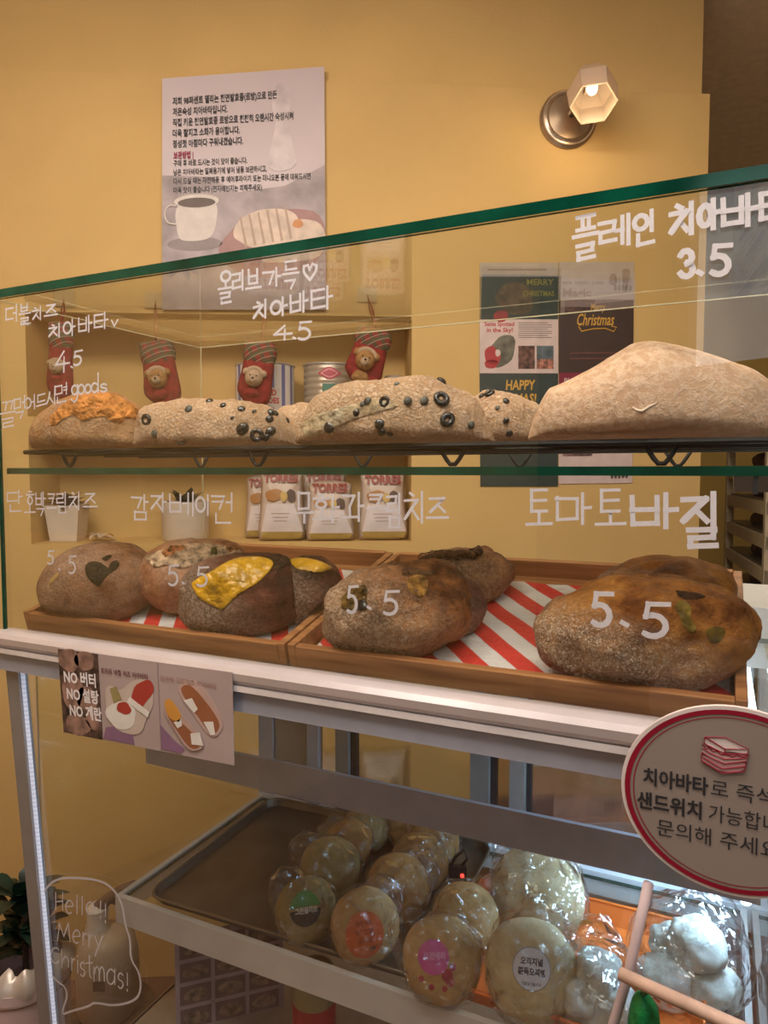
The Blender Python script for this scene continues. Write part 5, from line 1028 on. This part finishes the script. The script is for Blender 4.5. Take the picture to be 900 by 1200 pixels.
def bun_text(bun, t, s, x, y, size, m, width):
    class L:
        def __call__(q, a, b_, d=0):
            h = t.ray_cast(Vector((a, b_, 1)), Vector((0, 0, -1))); return (h[0] + h[1] * (.0014 + d)) if h[0] else Vector((a, b_, 0))
    o = printed('lettering', s, L(), x, y, size, m, None, .0004, .0, width=width)
    me = o.data; loc = o.location.copy()
    for v in me.vertices: v.co += loc
    o.location = (0, 0, 0); o.parent = bun
def bun(label, cx, cy, w, m, seed, elev=32, az=0, flat_=.5, base=ZS + .004, amp=.002, fr=14, wrap=True, tail=(0, 1, .1), name='wrapped_bun', film=None, rise=0):
    p = at(cx, cy, 2, base + .045); toC = (CAM - p); toC.z = 0; toC.normalize(); toC = Matrix.Rotation(R(az), 3, 'Z') @ toC
    ax_ = (toC * math.cos(R(elev)) + Vector((0, 0, math.sin(R(elev))))).normalized()
    for _ in range(3):
        r = w / 2 * depth_of(p) / F; s = r * flat_; ext = math.sqrt((r * math.cos(R(elev))) ** 2 + (s * math.sin(R(elev))) ** 2); p = at(cx, cy, 2, base + ext * .985 + rise)
    M_ = frame(p, ax_); o = boule(name, label, 'bread', M_, r, r, s, m, seed, amp, fr, 2.0, .93, (), GB, 4)
    # boule() lifts by -flat*sz: bring the centre back
    for v in o.data.vertices: v.co.z -= 2.0 * s
    if wrap: wrap_on(o, M_, r, r, s, seed, tail, film or FILM, 3, .22)
    return o, r
GRN = mat('green_sticker', (.03, .20, .02), .45); CHAR = mat('charcoal_sticker', (.035, .03, .025), .45); ORS = mat('orange_sticker', (.55, .10, .02), .45); PNS = mat('pink_sticker', (.52, .07, .26), .45); WHS = mat('white_sticker', (.62, .60, .66), .45); BERRY = mat('berry', (.35, .03, .05), .5); CRM = mat('pale_ink', (.62, .55, .45), .5)
o, r = bun('wrapped greenish bun with a green and charcoal sticker at the front of the pan', 359, 1066, 74, BUNG, 1, 25, 10, tail=(-.6, .8, -.3)); t = sticker(o, -.005, .004, r * .5, CHAR, 'sticker', .0008, -.001); sticker(o, -.005, .006, r * .48, GRN, 'sticker_top', .001, .002); bun_text(o, t, '그린올리브', -.022, -.001, .010, CRM, .036)
bun('wrapped greenish bun just behind the one with the green sticker', 387, 1017, 72, BUNG, 2, 40, 0, tail=(-.8, .6, 0)); bun('wrapped tan bun third in the row behind the green sticker', 408, 990, 60, BUNB, 3, 50, -20, tail=(-.9, .5, 0)); bun('wrapped greenish bun with a green edge, fourth in the row behind the green sticker', 428, 972, 56, BUNG, 4, 55, 0, tail=(0, 1, 0)); bun('wrapped bun at the very back of the pan by the rear sill', 452, 960, 48, BUNB, 5, 50, 0, tail=(.3, 1, 0))
o, r = bun('wrapped pale bun with an orange sticker at the front of the pan', 428, 1084, 84, BUN, 6, 22, 18, .62, tail=(.7, .6, -.3)); t = sticker(o, -.010, -.006, r * .54, ORS, ell=1.1)
for k in range(3): bun_text(o, t, ('치즈', '콘크림', '모찌빵')[k], -.024, .006 - .011 * k, .009, mat('deep_orange_ink', (.36, .05, .01), .5), .026)
bun('wrapped tan bun just behind the one with the orange sticker', 468, 1040, 78, BUNB, 7, 45, 20, .62, tail=(.8, .4, 0)); bun('wrapped tan bun third in the row behind the orange sticker', 492, 1010, 70, BUNB, 8, 55, 0, .62, tail=(.6, .8, 0)); bun('wrapped tan bun fourth in the row behind the orange sticker', 508, 985, 62, BUNB, 9, 60, 0, .62, tail=(.7, .7, 0)); bun('wrapped pale bun at the back corner of the pan beside the metal clip', 480, 970, 56, BUN, 10, 60, 0, .6, tail=(-.2, 1, 0))
bun('bare-topped wrapped bun between the pink-stickered bun and the orange tray rim', 545, 1076, 82, BUN, 12, 50, 0, .55, base=ZS + .006, tail=(.7, .7, 0))
o, r = bun('wrapped pale bun with a pink sticker and red berry spots in the orange tray', 518, 1124, 96, BUN, 11, 28, 6, .5, base=ZS + .006, tail=(-.9, .6, -.2)); t = sticker(o, -.014, .006, r * .38, PNS); bun_text(o, t, '크랜베리', -.028, .004, .010, mat('pale_pink_ink', (.62, .25, .45), .5), .030)
for k, (x, y, q) in enumerate(((.004, -.016, .008), (.012, -.006, .005), (-.018, -.030, .004), (-.032, -.02, .004), (.0, -.032, .004), (.008, -.024, .006))): sticker(o, x, y, q, BERRY, 'berry_spot', .0006)
o, r = bun('wrapped white bun with a round white sticker in the orange tray', 622, 1136, 112, BUNW, 13, 30, 0, .55, base=ZS + .006, tail=(.2, 1, .2)); t = sticker(o, .001, .004, r * .40, mat('grey_ink', (.28, .27, .32), .5)); sticker(o, .001, .004, r * .38, WHS, 'sticker_face', .0012)
DINK = mat('dark_ink', (.05, .045, .06), .5); bun_text(o, t, '오리지널', -.014, .009, .0095, DINK, .030); bun_text(o, t, '쫀득모찌빵', -.017, -.003, .0095, DINK, .037); bun_text(o, t, '좋은 빵 좋은 하루', -.012, -.015, .004, MATS['grey_ink'], .026)
FILM2 = film_mat('crisp_cellophane', (.95, .96, .98), .10, .12, 1.0, 26)
bun('white bun in a shiny crumpled bag behind the bun with the white sticker', 630, 1046, 112, BUNW, 14, 55, 0, .6, base=ZS + .006, tail=(-.5, 1, .2), film=FILM2)
SC = bread_mat('white_scone', (.62, .60, .50), (.55, .52, .42), (.42, .38, .28), .3, (.68, .66, .60), 0, 1, .6, .3, mot=.15, soft=.8)
def scone_bag(label, cx, cy, w, lumps, seed, tail):
    base = ZS + .006; p = at(cx, cy, 2, base + .05); r = w / 2 * depth_of(p) / F; p.z = base; M_ = Matrix.Translation(p); o = empty('bagged_bread', label, 'bread', p, GB); o['_o'] = tuple(p)
    for k, (x, y, z, q) in enumerate(lumps):
        b_ = boule('scone', '', '', Matrix.Identity(4), r * q, r * q, r * q * .8, SC, seed + k, .010, 30, .7, .85, (), None, 4, parent=o); b_.parent = o; b_.location = Vector((x * r, y * r, z * r))
    s = wrap_on(o, M_, r * 1.02, r * 1.0, r * .88, seed, tail, FILM2, 3, .14); s.location = (0, 0, r * .80); return o
scone_bag('clear bag of lumpy white scones at the front edge of the orange tray', 698, 1158, 112, ((0, 0, .0, .66), (-.4, .3, .3, .45), (.4, -.1, .3, .48), (0, .1, .75, .5), (-.3, -.3, .5, .4)), 21, (-.2, .9, .5))
scone_bag('big clear bag of white scones by the lit cooler side, behind the wooden crossbar', 806, 1128, 132, ((-.35, -.1, 0, .52), (.4, .0, .0, .5), (0, .4, .1, .5), (.1, .1, .65, .5), (-.3, .3, .5, .4)), 31, (.3, .9, .3))
cl_p = at(536, 1030, 2, ZS + .02); cl_p.z = ZS; clip = empty('thermometer', 'small black thermometer with a glowing red light at the back of the cooler', 'thermometer', cl_p); Mx = Matrix.Translation(cl_p) @ Matrix.Rotation(A, 4, 'Z')
mb = MB(); mb.box((-.016, -.006, 0), (.016, .006, .045), 0, Mx); mb.build('thermometer_case', BLACK, clip); mb = MB(); mb.tube([Mx @ Vector(p) for p in ((-.012, 0, .045), (-.004, 0, .062), (.012, 0, .074), (.018, 0, .058), (.008, 0, .045))], .003, 6); mb.build('wire_handle', BLACK, clip, True)
mb = MB(); mb.lathe([(.0035, 0), (.0035, .002), (.001, .003)], 12, Mx @ Matrix.Translation((.008, -.006, .03)) @ Matrix.Rotation(R(90), 4, 'X')); mb.build('indicator_light', mat('red_led', (.6, .02, .02), .4, emit=(1, .05, .03), estr=3), clip)
# menu sheet standing on the cooler floor and a red-labelled jar
mo = Vector((.09, .254, ZB)); me_ = Vector((.72, .69, 0)).normalized(); mn = Plane(mo, me_, Vector((0, 0, 1))); menu = empty('menu_board', 'mauve menu board with a grid of sandwich photos on the cooler floor', 'menu', mo)
MW, MH = .20, .180; mb = MB(); mb.prism([mn(0, 0), mn(MW, 0), mn(MW, MH), mn(0, MH)], -mn.n * .004); mb.build('board', mat('mauve_board', (.38, .30, .33), .5), menu)
mb = MB(); mb.prism([mn(.08, 0, -.004), mn(.12, 0, -.004), mn(.11, .12, -.004), mn(.09, .12, -.004)], -mn.n * .03); mb.build('board_stand', MATS['mauve_board'], menu)
for i in range(3):
    for j2 in range(4):
        x, y = .008 + i * .063, MH - .046 - j2 * .044
        inst(mn, rect(x, y, x + .056, y + .036), .0006, cm('photo_cell', (.16, .11, .11), var=.2), 'printed_photo', menu); inst(mn, blob(x + .028, y + .017, .022, .012, seed=i + 3 * j2), .0009, cm('sandwich_print', (.28, .20, .15), var=.4, scale=80), 'printed_sandwich', menu)
jp = Vector((.34, .33, ZB)); jr = empty('jar', 'jar with a red label standing on the cooler floor under the shelf rail', 'jar', jp); M_ = Matrix.Translation(jp)
mb = MB(); mb.lathe([(.036, 0), (.038, .005), (.038, .12), (.03, .135)], 28, M_); mb.build('jar_body', mat('jar_yellow', (.30, .24, .12), .3), jr, True, auto=45); mb = MB(); mb.lathe([(.0386, .02), (.0386, .095)], 28, M_, cap=False); mb.build('jar_label', mat('red_label', (.40, .01, .02), .5), jr, True); mb = MB(); mb.lathe([(.033, .134), (.034, .15), (.002, .151)], 28, M_); mb.build('jar_lid', mat('gold_lid', (.40, .30, .14), .35, .6), jr, True, auto=40)
# ================================================================== ROUND SIGN IN FRONT OF THE CASE
YS = -.12; sc = at(859, 939.5, 1, YS); sg = empty('round_sign', 'round sandwich sign with a crimson rim on a wooden stick, in front of the case', 'sign', Vector((sc.x - .06, YS, 0)))
SP = Plane(sc, Vector((1, 0, 0)), Vector((0, 0, 1))); ra, rb = .0815, .0735
ell = lambda k_, n=72: [(ra * k_ * math.cos(2 * math.pi * i / n), rb * k_ * math.sin(2 * math.pi * i / n)) for i in range(n)]
SGM = mat('sign_cream', (.25, .20, .17), .5, 0, .03, 4); CRIM = mat('crimson_ink', (.24, .004, .02), .45); SGE = mat('sign_edge', (.66, .56, .52), .5)
mb = MB(); mb.prism([SP(x, y) for x, y in ell(1)], -SP.n * .004); mb.build('sign_board', SGE, sg); mb = MB(); mb.prism([SP(x, y, .0002) for x, y in ell(.955)], SP.n * .0002); mb.build('sign_face', SGM, sg)
def ringp(k0, k1, nm):
    a, b_ = ell(k0), ell(k1); n = len(a); mb = MB(); vs = [SP(x, y, .0008) for x, y in a] + [SP(x, y, .0008) for x, y in b_]; mb.add(vs, [(i, (i + 1) % n, n + (i + 1) % n, n + i) for i in range(n)]); mb.build(nm, CRIM, sg, fixn=False)
ringp(.965, .915, 'rim_ring'); ringp(.888, .878, 'rim_ring')
printed('lettering', '치아바타', SP, -.0648, .0030, .0150, BLACK, sg, .00045, .001, width=.0475); printed('lettering', '로 즉석', SP, -.0155, .0030, .0150, BLACK, sg, 0, .001, width=.042)
printed('lettering', '샌드위치', SP, -.0690, -.0170, .0150, BLACK, sg, .00045, .001, width=.0475); printed('lettering', '가능합니다', SP, -.0165, -.0170, .0150, BLACK, sg, 0, .001, width=.060)
printed('lettering', '문의해 주세요!', SP, -.0535, -.0365, .0150, BLACK, sg, 0, .001, width=.089)
K = lambda x, y: (-.0065 + (x - 640) * .2333 * .535 / 832 / 1.114 * 1.0, .0355 - (y - 355) * .2333 * .535 / 832 - (x - 640) * .2333 * .535 / 832 * -.10)
PKS = mat('sandwich_pink', (.50, .26, .26), .5)
inst(SP, [K(*p) for p in ((535, 265), (640, 262), (757, 315), (757, 345), (640, 330), (640, 345), (535, 300))], .0009, SGE, 'sandwich_slice', sg)
inst(SP, [K(*p) for p in ((525, 360), (640, 400), (750, 380), (745, 430), (630, 448), (520, 390))], .0009, PKS, 'sandwich_base', sg); inst(SP, [K(*p) for p in ((525, 310), (640, 350), (760, 340), (752, 385), (635, 405), (522, 355))], .001, mat('sandwich_filling', (.56, .36, .34), .5), 'sandwich_filling', sg)
mb = MB()
for st in (((535, 265), (640, 262), (757, 315), (640, 322), (535, 265)), ((535, 265), (533, 300), (640, 347), (757, 342), (757, 315)), ((640, 322), (640, 347)), ((522, 300), (540, 325), (560, 320), (580, 338), (600, 335), (620, 352), (650, 350), (680, 360), (700, 350), (730, 358), (762, 348)), ((525, 325), (570, 350), (640, 375), (700, 370), (755, 362)), ((522, 345), (570, 372), (640, 398), (700, 388), (752, 378)), ((522, 350), (520, 390), (630, 448), (743, 432), (750, 378)), ((530, 372), (580, 400), (630, 425), (745, 405))):
    mb.tube([SP(*K(*p), .0015) for p in st], .00045, 5)
mb.build('sandwich_outline', CRIM, sg)
WOODP = mat('pale_dowel', (.56, .38, .30), .55, 0, .12, 50)
def sp(px_, py_, y=YS + .012): return at(px_, py_, 1, y)
a, b_, c_ = sp(760, 1035), sp(737, 1140), sp(719, 1200); dn = (c_ - b_).normalized(); foot = c_ + dn * (c_.z / -dn.z)
mb = MB(); mb.tube([a, b_, c_, Vector((foot.x, foot.y, .0))], .0042, 10); mb.build('stick', mat('lilac_stick', (.50, .38, .38), .5), sg, True)
d0, d1 = at(727, 1141, 1, YS - .002), at(866, 1204, 1, YS - .03)
mb = MB(); mb.tube([d0, d1, d1 + (d1 - d0) * .4], .0052, 10); mb.build('crossbar', WOODP, sg, True)
e1_ = d1 + (d1 - d0) * .35; mb = MB(); mb.tube([e1_, Vector((e1_.x + .03, e1_.y - .02, 0))], .0058, 10); mb.build('stick', WOODP, sg, True)
rl = Vector((c_.x + .03, c_.y + .12, 0)); mb = MB(); q_ = c_ + dn * .06; mb.tube([q_, Vector((q_.x - .02, -.035, 0))], .0045, 8); mb.build('rear_leg', WOODP, sg, True)
g0 = at(755, 1165, 1, YS + .004); GP = Plane(Vector((g0.x, g0.y, g0.z - .09)), RT, Vector((0, 0, 1))); gpx = depth_of(g0) / F
gb = empty('paper_bag', 'bright green crumpled bag hanging below the wooden crossbar of the round sign', 'bag', GP.o)
gpoly = smooth([(-19 * gpx, -.03), (-20 * gpx, .05), (-17 * gpx, .078), (-8 * gpx, .094), (2 * gpx, .093), (12 * gpx, .085), (20 * gpx, .075), (21 * gpx, .04), (20 * gpx, -.03), (-19 * gpx, -.03)], 2)[:-1]
weld(inflate(GP, gpoly, .03, jit=.004, rings=8).build('bag_body', mat('green_foil', (.005, .20, .05), .35, 0, .3, 40, .6, 60), gb, True))
mb = MB(); mb.tube([GP(-3 * gpx, .09), GP(-5 * gpx, .10, .012), GP(-3 * gpx, .106, .004), GP(0, .09)], .002, 6); mb.build('bag_tie', mat('green_tie', (.01, .12, .03), .5), gb, True)
# ================================================================== BESIDE THE CASE
pp = dep(30, 1150, 1.30); pp.z = 0; zr_ = dep(30, 1128, 1.30).z; pl_o = empty('potted_plant', 'dark leafy plant in a tall pink planter just outside the case corner', 'plant', pp); M_ = Matrix.Translation(pp)
mb = MB(); mb.lathe([(.062, 0), (.068, .02), (.080, zr_ - .012), (.080, zr_ - .01), (.074, zr_ - .01), (.07, zr_ - .05), (.002, zr_ - .05)], 40, M_, cap=False); mb.build('pot', POTP, pl_o, True, auto=40)
mb = MB(); mb.tube([M_ @ Vector((.081 * math.cos(R(a)), .081 * math.sin(R(a)), zr_ - .03)) for a in range(0, 360, 10)], .0022, 6, closed=True); mb.build('pot_band', mat('bronze_band', (.16, .09, .06), .4), pl_o, True)
mb = MB(); vs = []; n = 60
for k in range(3):
    for j in range(n):
        a = 2 * math.pi * j / n; r = (.079, .083, .060)[k] + .007 * math.sin(a * 9 + k) * (k > 0); vs.append(M_ @ Vector((r * math.cos(a), r * math.sin(a), zr_ + (-.022, .008, .022)[k] + .007 * math.sin(a * 13 + 2 * k))))
mb.add(vs, [(k * n + j, k * n + (j + 1) % n, (k + 1) * n + (j + 1) % n, (k + 1) * n + j) for k in range(2) for j in range(n)]); mb.build('crinkled_wrap', mat('pearl_wrap', (.60, .50, .42), .3, .2), pl_o, True, fixn=False)
mb = MB()
for k in range(70):
    a = rr.random() * 6.28; e = rr.uniform(-.1, 1.4); q = rr.random() * .03; leafmesh(mb, Vector((pp.x + q * math.cos(a), pp.y + q * math.sin(a), zr_ + rr.uniform(.01, .14))), Vector((math.cos(a) * math.cos(e), math.sin(a) * math.cos(e), math.sin(e) + .2)), rr.uniform(.05, .085), .016, .4)
mb.build('foliage', LEAF2, pl_o, True, fixn=False)
mb = MB(); mb.tube([pp + Vector((0, 0, zr_ - .05)), pp + Vector((.004, 0, zr_ + .07)), pp + Vector((0, .005, zr_ + .15))], [.006, .005, .003], 8); mb.build('stem', mat('stem_brown', (.10, .06, .03), .7), pl_o, True)
dp = dep(126, 1125, 1.60); zb_ = dep(126, 1182, 1.60).z; dp.z = zb_; dr = 36 * 1.6 / F; stl = empty('stool', 'small dark wooden stool carrying the beige dispenser behind the case', 'stool', (dp.x, dp.y, 0)); DW = mat('dark_stool_wood', (.12, .07, .035), .5, 0, .2, 20)
mb = MB(); mb.lathe([(.10, zb_ - .03), (.105, zb_ - .025), (.105, zb_ - .003), (.10, zb_ - .001)], 36, Matrix.Translation((dp.x, dp.y, 0))); mb.build('seat', DW, stl, True, auto=40)
for k in range(3): mb = MB(); a = 2.1 * k; mb.tube([Vector((dp.x + .06 * math.cos(a), dp.y + .06 * math.sin(a), zb_ - .028)), Vector((dp.x + .09 * math.cos(a), dp.y + .09 * math.sin(a), 0))], .012, 10); mb.build('leg', DW, stl, True)
ds = empty('dispenser', 'beige round dispenser with a white collar, brown lever and small tag', 'dispenser', dp); M_ = Matrix.Translation(dp); hh = dep(126, 1088, 1.6).z - zb_
mb = MB(); mb.lathe([(dr * .9, 0), (dr, .01), (dr * 1.02, hh * .6), (dr * .9, hh * .88), (dr * .5, hh)], 36, M_); mb.build('body', mat('beige_ceramic', (.46, .36, .27), .5), ds, True, auto=60)
mb = MB(); mb.lathe([(dr * .42, hh * .98), (dr * .34, hh + .02), (dr * .36, hh + .05), (dr * .2, hh + .06)], 24, M_ @ Matrix.Translation(tuple(RT * (-dr * .3)))); mb.build('collar', mat('white_collar', (.66, .60, .55), .4), ds, True, auto=50)
q0 = dp + RT * (-dr * .25) + Vector((0, 0, hh + .05)); mb = MB(); mb.tube([q0, q0 + RT * .02 + Vector((0, 0, .02)), q0 + RT * .055 + Vector((0, 0, .045)), q0 + RT * .085 + Vector((0, 0, .058))], [.016, .013, .010, .009], 10); mb.tube([q0 + RT * .02 + Vector((0, 0, .02)), q0 + RT * .05 + Vector((0, 0, .012))], .007, 8); mb.build('lever', mat('brown_lever', (.17, .09, .05), .5), ds, True)
tg = dp - FW0 * (dr * 1.03) + Vector((0, 0, hh * .55)); mb = MB(); mb.prism([tg + RT * x + Vector((0, 0, z)) for x, z in ((-.005, -.011), (.021, -.011), (.021, .011), (-.005, .011))], -FW0 * .001); mb.build('tag', mat('dark_tag', (.14, .10, .08), .5), ds)
# ================================================================== KITCHEN BEHIND THE WALL END: bread rack
RKM = mat('cream_rack_paint', (.52, .42, .28), .5); near = dep(897, 600, 2.25); far = dep(851, 600, 2.95); er = (far - near); er.z = 0; Lr = er.length; er.normalize(); es = Vector((er.y, -er.x, 0))
kr = empty('bread_rack', 'tall cream tray rack of loaves seen past the wall end', 'rack', Vector((near.x, near.y, 0)))
zs = [dep(893, y, 2.27).z for y in (548, 591, 630, 668)] ; dz = (zs[0] - zs[3]) / 3
for k, (s, t) in enumerate(((0, 0), (Lr, 0), (0, .5), (Lr, .5))):
    mb = MB(); b0 = Vector((near.x, near.y, 0)) + er * s + es * t; mb.prism([b0, b0 + er * .03, b0 + er * .03 + es * .03, b0 + es * .03], (0, 0, 1.75)); mb.build('upright', RKM, kr)
lev = [zs[0] + dz * k for k in range(3, -12, -1) if .15 < zs[0] + dz * k < 1.7]
TRM = mat('rack_tray_metal', (.12, .09, .07), .4, .5); LOAFM = bread_mat('rack_loaf_crust', (.30, .14, .05), (.20, .08, .03), (.08, .03, .01), .3, (.35, .2, .1), 0, 1, .6, .4)
for z in lev:
    for t in (.002, .5):
        mb = MB(); b0 = Vector((near.x, near.y, z - .042)) + es * t; mb.prism([b0, b0 + er * Lr, b0 + er * Lr + es * .012, b0 + es * .012], (0, 0, .042)); mb.build('rail', RKM, kr)
    mb = MB(); b0 = Vector((near.x, near.y, z)) + es * .014 + er * .03; mb.prism([b0, b0 + er * (Lr - .05), b0 + er * (Lr - .05) + es * .48, b0 + es * .48], (0, 0, .008)); tag(mb.build('sheet_tray', TRM), 'dark metal sheet tray of loaves slid into the cream rack', 'tray', 'sheet trays in the bread rack')
k = 0
for z in lev:
    if not 1.0 < z < 1.5: continue
    for s in (.13, .30, .47):
        k += 1; c = Vector((near.x, near.y, z + .008)) + er * (s + .03 * math.sin(k)) + es * .12
        boule('loaf', 'dark crusty loaf on a sheet tray in the cream rack', 'bread', Matrix.Translation(c) @ Matrix.Rotation(k, 4, 'Z'), .075, .06, .036, LOAFM, k, .004, 20, .5, .85, (), 'loaves in the bread rack', 3)
cnt = empty('added_steel_table', 'unseen steel-topped table added beyond the wall end for a bluish reflection', 'table', W(1.75, 0, -1.25))  # unseen table, put in so the glass has bluish steel to reflect
mb = MB(); wbox(mb, 1.0, 2.5, .86, .90, -1.58, -.95); mb.build('tabletop', STEEL, cnt)
for u in (1.04, 2.44):
    for w in (-1.54, -1.0): mb = MB(); wbox(mb, u, u + .04, 0, .86, w, w + .04); mb.build('leg', STEEL, cnt)

lc0, _ = wpx(598, 900, .25); cb = empty('low_cabinet', 'low pinkish brown drawer cabinet against the yellow wall behind the cooler', 'cabinet', W(lc0 + .5, 0, .1)); CBM = mat('pinkish_cabinet', (.42, .20, .17), .55, 0, .25, 12)
mb = MB(); wbox(mb, lc0, lc0 + 1.0, 0, .78, .004, .25); mb.build('cabinet_body', CBM, cb)
for k in range(4):
    for q in range(2):
        mb = MB(); u0 = lc0 + .012 + q * .49; wbox(mb, u0, u0 + .475, .03 + k * .185, .03 + k * .185 + .165, .25, .262); dw_ = mb.build('drawer', CBM, cb)
        mb = MB(); wbox(mb, u0 + .02, u0 + .455, .03 + k * .185 + .12, .03 + k * .185 + .15, .262, .272); mb.build('drawer_rail', STEELD, dw_)
